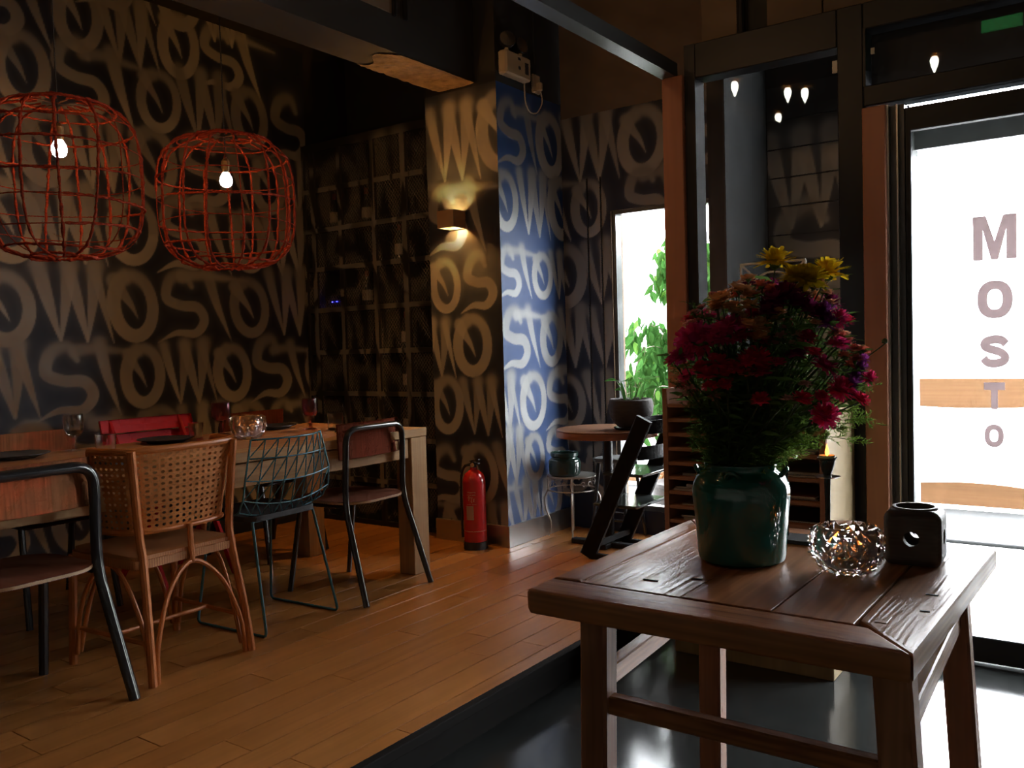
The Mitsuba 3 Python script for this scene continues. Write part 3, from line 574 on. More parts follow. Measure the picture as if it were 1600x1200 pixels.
# rattan chair
mat('rattan', base=mikit.proc(lambda p, n, uv: mix((.34, .10, .022), (.50, .17, .042), fbm(p.x * 22, p.y * 22, p.z * 7, 3))), roughness=.42, specular=.3)
mat('cane', base=mikit.proc(lambda p, n, uv: mix((.36, .125, .032), (.50, .20, .06), fbm(p.x * 30, p.y * 30, p.z * 30, 2))), roughness=.7, specular=.15)
t = thing('rattan_chair', 'rattan armless chair with woven cane back, between the tube chair and the blue wire chair', 'chair', NG); pl_ = at(-2.885, 1.905, 2)
PLAN = smoothpath([(-.165, -.262), (-.075, -.252), (.0, -.215), (.032, -.11), (.040, 0), (.032, .11), (.0, .215), (-.075, .252), (-.165, .262)], 5)
def plan(u, grow=1.0, z=0): 
    s = u * (len(PLAN) - 1); i = np.clip(s.astype(int), 0, len(PLAN) - 2); f = (s - i)[..., None]; q = PLAN[i] * (1 - f) + PLAN[i + 1] * f; return q
ZB0, ZB1 = .535, .815
def cpt(u, v):
    u, v = np.broadcast_arrays(np.asarray(u, float), np.asarray(v, float)); q = plan(u); g = .87 + .13 * v
    return np.stack([q[..., 0] - .012 + .028 * (v - .5), q[..., 1] * g, ZB0 + (ZB1 - ZB0) * v], -1)
def ribbon(us, vs, w):
    P = cpt(us, vs); d = np.gradient(P, axis=0); nrm = np.cross(np.gradient(cpt(us + .001, vs) - cpt(us, vs), axis=0) * 0 + (cpt(np.clip(us + .01, 0, 1), vs) - cpt(np.clip(us - .01, 0, 1), vs)), [0, 0, 1.0])
    s = np.cross(d, nrm); s /= np.linalg.norm(s, axis=1, keepdims=True) + 1e-9; n = len(P); V = np.vstack([P - s * w / 2, P + s * w / 2]); i = np.arange(n - 1)
    return V, np.vstack([np.stack([i, i + 1, i + 1 + n], 1), np.stack([i, i + 1 + n, i + n], 1)])
ms = []; nU, nV = 30, 13
for i in range(nU + 1):
    u = np.full(6, i / nU)
    for o in (-.0028, .0028): ms.append(ribbon(np.clip(u + o * 1.6, 0, 1), np.linspace(0, 1, 6), .0045))
for j in range(nV + 1):
    for o in (-.013, .013): ms.append(ribbon(np.linspace(0, 1, 50), np.clip(np.full(50, j / nV + o), 0, 1), .0042))
for k in range(-nV, nU + 1):
    for sg_ in (1, -1):
        j0 = np.linspace(0, nV, 26); iu = k + .5 + j0 if sg_ > 0 else k + nV + .5 - j0; ok = (iu >= 0) & (iu <= nU)
        if ok.sum() > 2: ms.append(ribbon(iu[ok] / nU, j0[ok] / nV, .0062))
put(t, 'cane_webbing', cat(ms), 'cane', smooth=False, tw=pl_, label='open woven cane back panel', kind='stuff')
us = np.linspace(0, 1, 41)
put(t, 'top_rail', tube(cpt(us, np.full(41, 1.03)), .013, 10), 'rattan', tw=pl_)
put(t, 'bottom_rail', tube(cpt(us, np.full(41, -.03)), .010, 10), 'rattan', tw=pl_)
put(t, 'wing_edge', tube(cpt(np.zeros(6), np.linspace(-.03, 1.03, 6)), .012, 9), 'rattan', tw=pl_)
put(t, 'wing_edge', tube(cpt(np.ones(6), np.linspace(-.03, 1.03, 6)), .012, 9), 'rattan', tw=pl_)
for s in (-1, 1):
    put(t, 'rear_post', tube(smoothpath([(.085, s * .215, 0), (.060, s * .205, .20), (.022, s * .190, .42), (.010, s * .195, .54), (.022, s * .218, .825)], 6), .0155, 11), 'rattan', tw=pl_)
    put(t, 'front_leg', tube(smoothpath([(-.40, s * .225, 0), (-.385, s * .215, .42)], 4), .0155, 11), 'rattan', tw=pl_)
    put(t, 'side_arch', tube(smoothpath([(.050, s * .195, .03), (.005, s * .195, .20), (-.08, s * .205, .36), (-.175, s * .21, .405), (-.27, s * .215, .34), (-.345, s * .22, .2), (-.375, s * .22, .04)], 6), .0085, 8), 'rattan', tw=pl_)
    put(t, 'side_stretcher', tube([(.04, s * .20, .14), (-.385, s * .215, .14)], .009, 8), 'rattan', tw=pl_)
    put(t, 'wing_post', tube(smoothpath([(-.19, s * .222, .43), (-.185, s * .228, .52)], 4), .011, 8), 'rattan', tw=pl_)
put(t, 'rear_arch', tube(smoothpath([(.078, -.190, .0), (.072, -.178, .14), (.052, -.110, .31), (.036, 0, .395), (.052, .110, .31), (.072, .178, .14), (.078, .190, .0)], 7), .0088, 9), 'rattan', tw=pl_)
put(t, 'front_arch', tube(smoothpath([(-.39, -.20, .04), (-.385, -.13, .29), (-.38, 0, .395), (-.385, .13, .29), (-.39, .20, .04)], 7), .0085, 8), 'rattan', tw=pl_)
put(t, 'centre_strut', tube([(.036, 0, .39), (.030, 0, .535)], .011, 9), 'rattan', tw=pl_)
put(t, 'cross_stretcher', tube([(-.17, -.205, .14), (-.17, .205, .14)], .009, 8), 'rattan', tw=pl_)
mat('weave_seat', base=mikit.proc(lambda p, n, uv: mix((.26, .10, .03), (.50, .22, .075), .5 + .5 * dr.sin(p.x * 620) * dr.sin(p.y * 620))), roughness=.6)
put(t, 'seat', cat([prism(rrect(-.40, .03, -.225, .225, .04), .405, .435), prism(rrect(-.392, .022, -.217, .217, .04), .435, .448)]), 'weave_seat', smooth=35, tw=pl_, label='tightly woven cane seat')

# blue wire chair
mat('wire_blue', base=(.035, .115, .145), roughness=.35, metallic=.3)
mat('pad_black', base=(.012, .012, .014), roughness=.7)
t = thing('wire_chair', 'blue lacquered wire chair with a black seat pad', 'chair', NG); pl_ = at(-2.905, 2.445, 3)
PR = np.array([(.045, .805, .195, .0), (.030, .725, .215, .02), (.012, .625, .235, .035), (-.020, .525, .24, .05), (-.075, .470, .235, .04), (-.18, .452, .225, .02), (-.30, .452, .215, .01), (-.42, .462, .20, .0)])
def wp(i, u):      # point on the wire shell, row i (may be fractional), u in -1..1
    q = np.array([np.interp(i, np.arange(8), PR[:, k]) for k in range(4)]); up = q[3] * u * u
    back = np.clip(1 - i / 4, 0, 1)
    return np.array([q[0] - .075 * back * u * u, q[2] * u, q[1] + up * (1 - back)])
us = np.linspace(-1, 1, 25)
for i in range(8): put(t, 'cross_wire', tube([wp(i, u) for u in us], .0030 if i else .0042, 6), 'wire_blue', smooth=True, tw=pl_)
cols = np.linspace(-1, 1, 9)
for u in cols: put(t, 'long_wire', tube(smoothpath([wp(i, u) for i in np.arange(0, 7.01, .5)], 3), .0028 if abs(u) < 1 else .0042, 6), 'wire_blue', smooth=True, tw=pl_)
for k in range(8):
    m = []
    for i in range(0, 4):
        a, b = (cols[k], cols[k + 1]) if i % 2 == 0 else (cols[k + 1], cols[k])
        if i == 1: m.append(tube([wp(i + f, (a + b) / 2 + ((b - a) / 2) * (2 * f - 1) * .0 + (a - b) / 2 * (1 - f) * 0 + (b - a) * (f - .5)) for f in np.linspace(0, 1, 5)], .0026, 5))
        else: m.append(tube([wp(i + f, b + (a - b) * f) for f in np.linspace(0, 1, 5)], .0026, 5))
    put(t, 'zigzag_wire', cat(m), 'wire_blue', smooth=True, tw=pl_)
put(t, 'seat_pad', mv(prism(rrect(-.40, -.05, -.19, .19, .06), 0, .022), (0, 0, .462)), 'pad_black', smooth=35, tw=pl_, label='black seat pad')
for s in (-1, 1):
    put(t, 'sled_leg', tube(fillet([(-.07, s * .17, .462), (.03, s * .205, .005), (-.40, s * .205, .005), (-.34, s * .17, .452)], .025), .0058, 8), 'wire_blue', tw=pl_)
put(t, 'under_brace', cat([tube([(-.07, -.17, .46), (-.07, .17, .46)], .005, 7), tube([(-.34, -.17, .45), (-.34, .17, .45)], .005, 7)]), 'wire_blue', tw=pl_)

# ------------------------------------------------------------------ on the long table
scene['clear_glass'] = {'type': 'dielectric', 'int_ior': 1.5}
scene['pink_glass'] = {'type': 'dielectric', 'int_ior': 1.5, 'specular_transmittance': {'type': 'rgb', 'value': [.80, .50, .55]}}
mat('plate_dark', base=(.02, .02, .022), roughness=.25)
mat('napkin_dark', base=(.03, .03, .035), roughness=.8)
mat('wax', base=(.75, .68, .55), roughness=.5)
def goblet(x, y, h, r, m, label, group=None):
    t = thing('goblet', label, 'goblet', group)
    P = [(0, 0), (.40, 0), (.42, .03), (.12, .07), (.085, .14), (.13, .19), (.09, .24), (.10, .36), (.35, .44), (.47, .58), (.50, .78), (.46, 1.0), (.43, 1.0), (.465, .78), (.435, .60), (.30, .48), (0, .43)]
    put(t, 'glass', lathe([(a * 2 * r, b * h) for a, b in P], 14, (x, y, TZ + .0005)), m, smooth=25)
goblet(-3.80, 1.985, .162, .044, 'clear_glass', 'clear cut glass goblet before the patchwork-backed chair')
goblet(-3.765, 2.72, .165, .050, 'pink_glass', 'pink glass goblet just left of the glowing candle bowl')
goblet(-3.515, 3.085, .165, .042, 'pink_glass', 'pink glass goblet near the pillar end of the long table')
def tumbler(x, y, h, r, label, n=10):
    t = thing('tumbler', label, 'glass')
    put(t, 'glass', lathe([(0, 0), (r * .82, 0), (r * .86, .004), (r, h), (r * .92, h), (r * .78, .014), (0, .012)], n, (x, y, TZ + .0005)), 'clear_glass', smooth=20)
tumbler(-3.42, 1.915, .095, .042, 'clear tumbler behind the rattan chair, before the red slatted chair', 20)
tumbler(-3.37, 3.125, .090, .044, 'cut glass tumbler beside the pink goblet at the pillar end of the table', 9)
tumbler(-3.66, 2.50, .085, .036, 'small clear tumbler before the right end of the red slatted chair', 20)
def plate(x, y, r, label, m='plate_dark'):
    t = thing('plate', label, 'plate')
    put(t, 'dish', lathe([(0, 0), (r * .6, 0), (r * .7, .006), (r, .018), (r, .021), (r * .68, .010), (0, .006)], 36, (x, y, TZ + .0005)), m)
plate(-3.78, 1.72, .135, 'dark plate at the left end of the long table')
plate(-3.73, 2.385, .13, 'dark plate before the red slatted chair')
plate(-3.78, 3.06, .12, 'dark plate to the right of the glowing candle bowl')
def napkin(x, y, rz, label):
    t = thing('napkin', label, 'napkin')
    put(t, 'cloth', cat([rt(prism(rrect(-.10, .10, -.035, .035, .01), 0, .007), (0, 0, 1), 0), prism(rrect(-.095, .09, -.03, .03, .01), .007, .013)]), 'napkin_dark', tw=T().translate([x, y, TZ + .0005]).rotate([0, 0, 1], rz))
napkin(-3.20, 1.78, 15, 'dark folded napkin beside the clear tumbler')
napkin(-3.20, 3.10, 20, 'dark folded napkin behind the red-brown tube chair')

def diamond_bowl(x, y, z, R, H, label, group=None, n=20, rows=9):
    """a cut glass bowl: an outer wall of raised pyramids, a smooth inner wall, a tea light inside"""
    t = thing('candle_bowl', label, 'candle holder', group)
    def prof(s):     # s 0..1 from foot to rim
        a = math.radians(-68 + 100 * s); return R * math.cos(a) ** .9, H * (math.sin(a) + .9272) / (math.sin(math.radians(32)) + .9272)
    V, F = [], []
    for i in range(rows + 1):
        r, h = prof(i / rows)
        for k in range(n):
            a = 2 * PI * (k + .5 * (i % 2)) / n; V.append((r * math.cos(a), r * math.sin(a), h))
    def idx(i, k): return i * n + k % n
    def apex(vs):
        c = np.mean([V[q] for q in vs], 0); nr = np.array([c[0], c[1], 0.35 * (c[2] - H * .55)]); nr /= np.linalg.norm(nr); V.append(tuple(c + nr * R * .15)); return len(V) - 1
    for i in range(0, rows - 1):
        for k in range(n):
            # lozenge between rows i, i+1, i+2
            o = i % 2; b = idx(i, k); l = idx(i + 1, k - 1 + o); r_ = idx(i + 1, k + o); u = idx(i + 2, k)
            A = apex([b, l, r_, u])
            F += [(b, r_, A), (r_, u, A), (u, l, A), (l, b, A)]
    nb = len(V); 
    for k in range(n):    # close the zigzags at rim and foot
        o = (rows - 1) % 2; F.append((idx(rows - 1, k), idx(rows, k + o), idx(rows, k - 1 + o)) if False else (idx(rows - 1, k), idx(rows, k + (1 if o else 0)), idx(rows, k - 1 + (1 if o else 0))))
        F.append((idx(0, k), idx(0, k + 1), idx(1, k)))
    V.append((0, 0, V[0][2])); c0 = len(V) - 1
    for k in range(n): F.append((c0, idx(0, k + 1), idx(0, k)))
    inner = []; m = 10
    for i in range(m):
        s = 1 - i / (m - 1) * .86; r, h = prof(s); r -= R * .13 * (1 - .45 * (i == 0)); h = max(h, R * .16) if i else h
        inner.append(len(V)); 
        for k in range(n): 
            a = 2 * PI * (k + .5 * (rows % 2)) / n; V.append((r * math.cos(a), r * math.sin(a), h + (R * .012 if i == 0 else 0)))
    prev = rows * n
    for st in inner:
        for k in range(n):
            a, b, c, d = prev + k, prev + (k + 1) % n, st + (k + 1) % n, st + k; F += [(a, b, c), (a, c, d)]
        prev = st
    V.append((0, 0, V[prev][2])); c1 = len(V) - 1
    for k in range(n): F.append((prev + k, prev + (k + 1) % n, c1))
    V = np.array(V); zin = V[c1][2]; V[:, 2] -= V[c0][2]; zin -= 0
    tm = trimesh.Trimesh(V, np.array(F), process=False); trimesh.repair.fix_normals(tm)
    assert tm.is_watertight, 'bowl'
    put(t, 'glass', mv(tri(tm), (x, y, z + .0005)), 'clear_glass', smooth=False, label='clear cut glass with a diamond pattern')
    zi = z + float(V[c1][2]) + .002
    return t, zi
def tealight(parent, x, y, z, L, r=.019, h=.016):
    c = put(parent, 'tea_light', lathe([(0, 0), (r, 0), (r, h), (r * .92, h), (r * .92, h * .75), (0, h * .75)], 20, (x, y, z)), 'wax', label='white tea light')
    glow(c, 'flame', lathe([(0, 0), (.0042, .005), (.0052, .011), (.0028, .021), (0, .030)], 10, (x, y, z + h * .80)), L, 'burning candle flame')
FL = (8.0, 1.9, .25)
b, zi = diamond_bowl(-3.48, 2.665, TZ, .080, .112, 'cut glass bowl with a lit candle on the long table', 'cut glass candle bowls')
tealight(b, -3.48, 2.665, zi, FL)

# ------------------------------------------------------------------ mesh-fronted shelving in the recess
SX0, SX1, SY = -4.70, -3.485, 4.13
t = thing('mesh_shelving', 'dark mesh-fronted shelving sprayed with pale lettering between the long wall and the pillar', 'shelving unit')
srows = [(b - ZP, .50, .02 + .13 * (i % 3) - .2, rowtext(i * 2, 5), .02) for i, b in enumerate((.18, .66, 1.14, 1.62, 2.08))]
ups = [SX0, -4.60, -4.34, -4.03, -3.76, SX1 - .02]; shz = [.14, .42, .70, .99, 1.27, 1.56, 1.84, 2.11, 2.38, 2.66]
holes = []
for a, b in zip(ups[:-1], ups[1:]):
    for c, d in zip(shz[:-1], shz[1:]): holes.append((a + .017 - SX0, b - .017 - SX0, c + .016 - ZP, d - .016 - ZP))
painted(t, 'front_lattice', (SX0, SY, ZP), (1, 0, 0), (0, 0, 1), SX1 - SX0, 2.58, srows, seed=31, holes=holes, base=(.010, .009, .008), ink=(.20, .18, .14), d=(.008, .008), label='lattice of bars sprayed with fragments of letters')
for i, x in enumerate(ups): put(t, 'upright', box(x, x + .03, SY + .004, SY + .40, ZP, 2.70), 'plaster_black', smooth=False)
for z in shz[:-1]: put(t, 'shelf_board', box(SX0, SX1, SY + .006, SY + .40, z - .012, z + .012), 'plaster_black', smooth=False)
mu, mvv, mcol = paint_wall(SX1 - SX0, 2.58, srows, .012, .012, 31, base=(.012, .011, .010), ink=(.34, .30, .24))
Vs, Fs, Cs, n0 = [], [], [], 0
for sg_ in (1, -1):
    for c in np.arange(-2.58, SX1 - SX0 + 2.58, .0235):
        z = np.arange(0, 2.58, .03); u = c + z * .8 if sg_ > 0 else c - z * .8; ok = (u > 0) & (u < SX1 - SX0); z, u = z[ok], u[ok]
        if len(z) < 2: continue
        w = .0017; A = np.stack([SX0 + u - w, np.full_like(u, SY + .010), ZP + z], 1); B = A + [2 * w, 0, 0]; n = len(z); i = np.arange(n - 1)
        Vs += [A, B]; Fs += [np.stack([i, i + n, i + n + 1], 1) + n0, np.stack([i, i + n + 1, i + 1], 1) + n0]; n0 += 2 * n
        cc = mcol[np.clip((u / .012).astype(int), 0, len(mu) - 1), np.clip((z / .012).astype(int), 0, len(mvv) - 1)]; Cs += [cc, cc]
put(t, 'wire_mesh', (np.vstack(Vs), np.vstack(Fs)), 'paint_graffiti', smooth=False, color=np.vstack(Cs), label='diagonal wire mesh', kind='stuff')
mat('bottle_dark', base=(.02, .022, .018), roughness=.12, specular=.6)
mat('label_cream', base=(.36, .31, .24), roughness=.7)
mat('foil_red', base=(.16, .03, .025), roughness=.4)
nb_ = -1; Rb = random.Random(4); bp = lathe([(0, 0), (.036, 0), (.037, .004), (.037, .175), (.030, .20), (.015, .225), (.013, .285), (.0145, .285), (.0145, .298), (0, .298)], 14)
bply, lply = mikit.ply(lathe([(0, 0), (.034, 0), (.035, .004), (.035, .145), (.028, .168), (.014, .185), (.012, .232), (.0135, .232), (.0135, .242), (0, .242)], 14), 'bottle_dark', smooth=30), mikit.ply(lathe([(.0355, .045), (.0355, .115)], 14), 'label_cream', smooth=True)
cply = mikit.ply(lathe([(0, .244), (.0142, .244), (.0142, .205), (.0128, .205)], 12), 'foil_red', smooth=30)
for z in (.70, .99, 1.27, 1.56, 1.84, 2.11):
    for a, b in zip(ups[1:-1], ups[2:]):
        for _ in range(Rb.choice((0, 1, 2))):
            nb_ += 1; tt = thing('bottle', f'dark bottle behind the wire mesh, {ORD[nb_]} counted left to right from the lowest shelf up', 'bottle', 'dark bottles on the mesh shelving'); tw = T().translate([Rb.uniform(a + .08, b - .06) if _ == 0 else (a + b) / 2 + .055 * (1 if Rb.random() < .5 else -1), SY + (.12 if _ == 0 else .26), z + .0125])
            put(tt, 'glass', bply, None, tw=tw); put(tt, 'paper_label', lply, None, tw=tw); put(tt, 'capsule', cply, None, tw=tw)
t = thing('amplifier', 'black amplifier with two blue lights behind the wire mesh', 'amplifier')
put(t, 'case', box(-4.60 + .05, -4.36, SY + .06, SY + .32, 1.5725, 1.665, .004), 'steel_black')
for x in (-4.500, -4.455): glow(t, 'indicator', lathe([(0, -.004), (.004, 0), (0, .004)], 8, (x, SY + .056, 1.62)), (1.0, 1.2, 40.0), 'tiny blue indicator light')

# ------------------------------------------------------------------ corner by the window: wire stool with jar, bistro table, stools, high chair
mat('iron_white', base=(.50, .49, .46), roughness=.45, metallic=.2)
mat('jar_green', base=(.012, .028, .022), roughness=.10, specular=.7)
sx, sy, sz = -2.775, 4.47, .492
t = thing('wire_stool', 'small round wrought-iron stool in white, standing against the blue face of the pillar', 'stool')
put(t, 'seat_disc', lathe([(0, -.004), (.145, -.004), (.145, .0), (0, .0)], 36, (sx, sy, sz)), 'iron_white')
put(t, 'seat_rim', tube([(sx + .147 * math.cos(a), sy + .147 * math.sin(a), sz - .002) for a in np.linspace(0, 2 * PI, 40, endpoint=False)], .005, 7, closed=True), 'iron_white')
put(t, 'lower_ring', tube([(sx + .147 * math.cos(a), sy + .147 * math.sin(a), sz - .085) for a in np.linspace(0, 2 * PI, 40, endpoint=False)], .0042, 7, closed=True), 'iron_white')
for k in range(4):
    a = math.radians(30 + 90 * k); c, s = math.cos(a), math.sin(a)
    put(t, 'leg', tube(smoothpath([(sx + r * c, sy + r * s, z) for r, z in ((.146, sz - .002), (.146, sz - .085), (.168, sz - .14), (.160, sz - .21), (.135, sz - .28), (.137, sz - .33), (.150, ZP + .004))], 5), .0052, 7), 'iron_white')
for k in range(8):
    a0 = 2 * PI * (k + .5) / 8; m = []
    for sgn in (1, -1):
        q = [(.022 * sgn * (1 - .1 * j) * math.cos(j * .9) * (1 - j / 9), -.045 + .022 * math.sin(j * .9) * (1 - j / 9)) for j in range(8)]
        m.append(tube(smoothpath([(sx + .147 * math.cos(a0 + (x + .022 * sgn) / .147), sy + .147 * math.sin(a0 + (x + .022 * sgn) / .147), sz + z) for x, z in q], 3), .0022, 5))
    put(t, 'scroll', cat(m), 'iron_white')
jx, jy, jz = -2.80, 4.43, sz + .001
t = thing('jar', 'small dark green glazed jar on the white wire stool', 'jar')
put(t, 'body', lathe([(0, 0), (.080, 0), (.092, .012), (.096, .035), (.096, .080), (.090, .098), (.078, .106), (.076, .112), (.084, .118), (.084, .138), (.079, .141), (.074, .136), (.074, .11), (.084, .09), (.084, .02), (0, .012)], 36, (jx, jy, jz)), 'jar_green')

mat('bistro_top', base=woodfn((.10, .05, .03), (.16, .085, .05), 0, 1), roughness=.22)
mat('bistro_edge', base=(.22, .085, .045), roughness=.4)
bx_, by_ = -2.44, 4.32
t = thing('bistro_table', 'small round brown bistro table on a black pedestal by the tall window', 'table')
put(t, 'top', lathe([(0, -.003), (.286, -.003), (.288, 0), (.286, .003), (0, .003)], 48, (bx_, by_, .795)), 'bistro_top')
put(t, 'edge', lathe([(.27, -.040), (.288, -.038), (.2895, -.004), (.28, -.003)], 48, (bx_, by_, .795)), 'bistro_edge')
put(t, 'pole', lathe([(0, ZP + .02), (.028, ZP + .02), (.028, .752), (0, .752)], 16, (bx_, by_, 0)), 'steel_black')
put(t, 'base_foot', bar((bx_ - .24, by_, ZP + .015), (bx_ + .24, by_, ZP + .015), .05, .03, c=.006), 'steel_black')
put(t, 'base_foot', bar((bx_, by_ - .09, ZP + .015), (bx_, by_ + .09, ZP + .015), .05, .0296, c=.006), 'steel_black')
mat('pot_dark', base=mikit.proc(lambda p, n, uv: mix((.022, .018, .016), (.045, .037, .032), fbm(p.x * 40, p.y * 40, p.z * 90, 3))), roughness=.7)
mat('soil', base=(.03, .02, .012), roughness=.95)
scene['leaf_house'] = {'type': 'principledthin', 'base_color': {'type': 'rgb', 'value': [.045, .12, .028]}, 'roughness': .35, 'diff_trans': .7, 'spec_trans': 0.0}
scene['leaf_ficus'] = {'type': 'principledthin', 'base_color': {'type': 'rgb', 'value': [.06, .17, .04]}, 'roughness': .4, 'diff_trans': .5, 'spec_trans': 0.0}
scene['leaf_ficus_light'] = {'type': 'principledthin', 'base_color': {'type': 'rgb', 'value': [.16, .34, .07]}, 'roughness': .4, 'diff_trans': .7, 'spec_trans': 0.0}
mat('stem_green', base=(.06, .11, .03), roughness=.6)
def leaf(L, W, bend=.25, n=6):
    def fn(u, v):
        w = W * np.sin(PI * np.clip(u, .0, 1) ** .8) ** .9 * (1 - .25 * u); x = (v - .5) * w
        return np.stack([L * u, x, -bend * L * u * u + abs(v - .5) * w * .25], -1)
    return surf(fn, n, 3)
def orient(m, p, d, roll=0):
    """place a leaf (along +x) at p pointing along d"""
    d = np.asarray(d, float); d /= np.linalg.norm(d); s = np.cross([0, 0, 1.0], d); s = s / np.linalg.norm(s) if np.linalg.norm(s) > 1e-6 else np.array([0, 1.0, 0]); u = np.cross(d, s)
    c, q = math.cos(roll), math.sin(roll); s, u = c * s + q * u, c * u - q * s
    return m[0] @ np.stack([d, s, u]) + np.asarray(p, float), m[1]
def otw(p, d, roll, sc=1.0):
    d = np.asarray(d, float); d /= np.linalg.norm(d); s = np.cross([0, 0, 1.0], d); s /= np.linalg.norm(s) + 1e-9; u = np.cross(d, s); c, q = math.cos(roll), math.sin(roll); s, u = c * s + q * u, c * u - q * s
    M = np.eye(4); M[:3, 0], M[:3, 1], M[:3, 2], M[:3, 3] = d * sc, s * sc, u * sc, p
    return T(M)
px_, py_ = -2.285, 4.32
t = thing('potted_plant', 'round dark clay pot with a small leafy plant on the bistro table', 'potted plant')
put(t, 'pot', lathe([(0, 0), (.068, 0), (.100, .03), (.121, .075), (.126, .115), (.120, .150), (.113, .158), (.106, .152), (.112, .12), (.105, .07), (0, .06)], 40, (px_, py_, .811)), 'pot_dark')
put(t, 'saucer', lathe([(0, 0), (.085, 0), (.100, .012), (.096, .014), (.08, .006), (0, .006)], 36, (px_, py_, .7985)), 'steel_black')
put(t, 'soil', lathe([(.110, .138), (0, .146)], 24, (px_, py_, .811)), 'soil', label='dark soil')
Rp = np.random.default_rng(3)
for i in range(9):
    a = Rp.uniform(0, 2 * PI); r0 = Rp.uniform(.01, .06); H = Rp.uniform(.05, .15); b = np.array([px_ + r0 * math.cos(a), py_ + r0 * math.sin(a), .95]); e = b + [.05 * math.cos(a), .05 * math.sin(a), H]
    s = put(t, 'stem', tube(smoothpath([b, (b + e) / 2 + [0, 0, .02], e], 3), .0022, 5), 'stem_green')
    put(s, 'leaf', orient(leaf(Rp.uniform(.05, .085), .05, .3), e - [0, 0, .004], (math.cos(a), math.sin(a), .25), Rp.uniform(-.6, .6)), 'leaf_house', smooth=True)
for i in range(3):
    a = Rp.uniform(0, 6); b = np.array([px_ + .05 * math.cos(a), py_ + .05 * math.sin(a), .95])
    put(t, 'blade', orient(leaf(.13, .028, .05), b, (.25 * math.cos(a), .25 * math.sin(a), 1), a), 'leaf_house', smooth=True)

def stool_frame(t, x, y, w, h, tw=None):
    for i, (a, b) in enumerate(((-1, -1), (1, -1), (1, 1), (-1, 1))):
        put(t, 'leg', tube([(x + a * w * .42, y + b * w * .42, ZP + h - .012), (x + a * w * .62, y + b * w * .62, ZP)], .011, 9), 'lacquer_black')
    k = .56; put(t, 'foot_ring', tube(fillet([(x - w * k, y - w * k, ZP + .12), (x + w * k, y - w * k, ZP + .12), (x + w * k, y + w * k, ZP + .12), (x - w * k, y + w * k, ZP + .12), (x - w * k, y - w * k, ZP + .12)], .01), .007, 7), 'lacquer_black')
t = thing('stool', 'low black tube stool with a grey seat beneath the round bistro table', 'stool')
stool_frame(t, -2.52, 4.575, .19, .46); put(t, 'seat', prism(rrect(-2.52 - .12, -2.52 + .12, 4.575 - .11, 4.575 + .11, .04), ZP + .46, ZP + .478), mat('seat_grey', base=(.10, .105, .105), roughness=.4), smooth=35)
t = thing('black_chair', 'black chair with a rounded back partly hidden behind the high chair and the wooden rack', 'chair')
cx, cy = -1.89, 4.49
for a, b in ((-1, -1), (1, -1), (1, 1), (-1, 1)): put(t, 'leg', tube([(cx + a * .15, cy + b * .16, ZP + .445), (cx + a * .18, cy + b * .18, ZP)], .012, 9), 'lacquer_black')
put(t, 'seat', prism(rrect(cx - .17, cx + .17, cy - .17, cy + .17, .05), ZP + .445, ZP + .462), 'lacquer_black', smooth=35)
put(t, 'cushion', prism(rrect(cx - .165, cx + .14, cy - .165, cy + .165, .06), ZP + .463, ZP + .50), mat('cushion_grey', base=(.22, .20, .17), roughness=.9), smooth=35, label='greyish seat cushion')
def bk(u, v):
    y = -.18 + .36 * u; tp = .84 - .10 * np.abs(2 * u - 1) ** 3.5; z = .52 + (tp - .52) * v
    return np.stack([cx + .185 + .02 * v - .04 * (2 * u - 1) ** 2, cy + y, ZP + z], -1)
put(t, 'backrest', sheet(bk, 16, 6, .014, (-1, 0, 0)), 'lacquer_black', smooth=40)
for s in (-1, 1): put(t, 'back_post', tube([(cx + .17, cy + s * .15, ZP + .45), (cx + .185, cy + s * .15, ZP + .60)], .011, 8), 'lacquer_black')

mat('wood_black', base=woodfn((.004, .004, .0045), (.010, .010, .011), 2, 1), roughness=.5, specular=.12)
mat('plate_black_gloss', base=(.03, .035, .034), roughness=.13, specular=.7)
t = thing('high_chair', 'black slanted wooden high chair for a child beside the bistro table', 'high chair')
for y in (4.03, 4.43):
    put(t, 'side_board', bar((-2.415, y, ZP + .012), (-2.055, y, .885), .030, .088, (1, 0, .41), .005), 'wood_black', smooth=False)
    put(t, 'runner', bar((-2.40, y, ZP + .016), (-1.985, y, ZP + .016), .030, .032, c=.004), 'wood_black', smooth=False)
put(t, 'seat', box(-2.32, -2.08, 4.045, 4.415, .575, .590, .004), 'plate_black_gloss', smooth=False)
put(t, 'footplate', box(-2.385, -2.12, 4.045, 4.415, .405, .420, .004), 'plate_black_gloss', smooth=False)
for z in (.70, .84):
    def hb(u, v, z=z): return np.stack([-2.128 + (z - .70) * .42 + .05 * (1 - (2 * u - 1) ** 2) + .02, 4.045 + .37 * u, z - .035 + .07 * v], -1)
    put(t, 'back_slat', sheet(hb, 14, 3, .012, (1, 0, 0)), 'wood_black', smooth=40)
put(t, 'cross_bar', bar((-2.36, 4.045, .20), (-2.36, 4.415, .20), .012, .03, (0, 0, 1)), 'wood_black', smooth=False)
put(t, 'cross_bar', bar((-2.44, 4.045, ZP + .05), (-2.44, 4.415, ZP + .05), .012, .022), 'wood_black', smooth=False)
ga = np.radians(np.linspace(-90, 90, 15))
put(t, 'guard_rail', cat([bar((-2.075 - .075 * math.cos(a), 4.23 + .20 * math.sin(a), .855), (-2.075 - .075 * math.cos(b), 4.23 + .20 * math.sin(b), .855), .012, .045) for a, b in zip(ga[:-1], ga[1:])]), 'wood_black', smooth=40, label='curved guard rail around the seat')

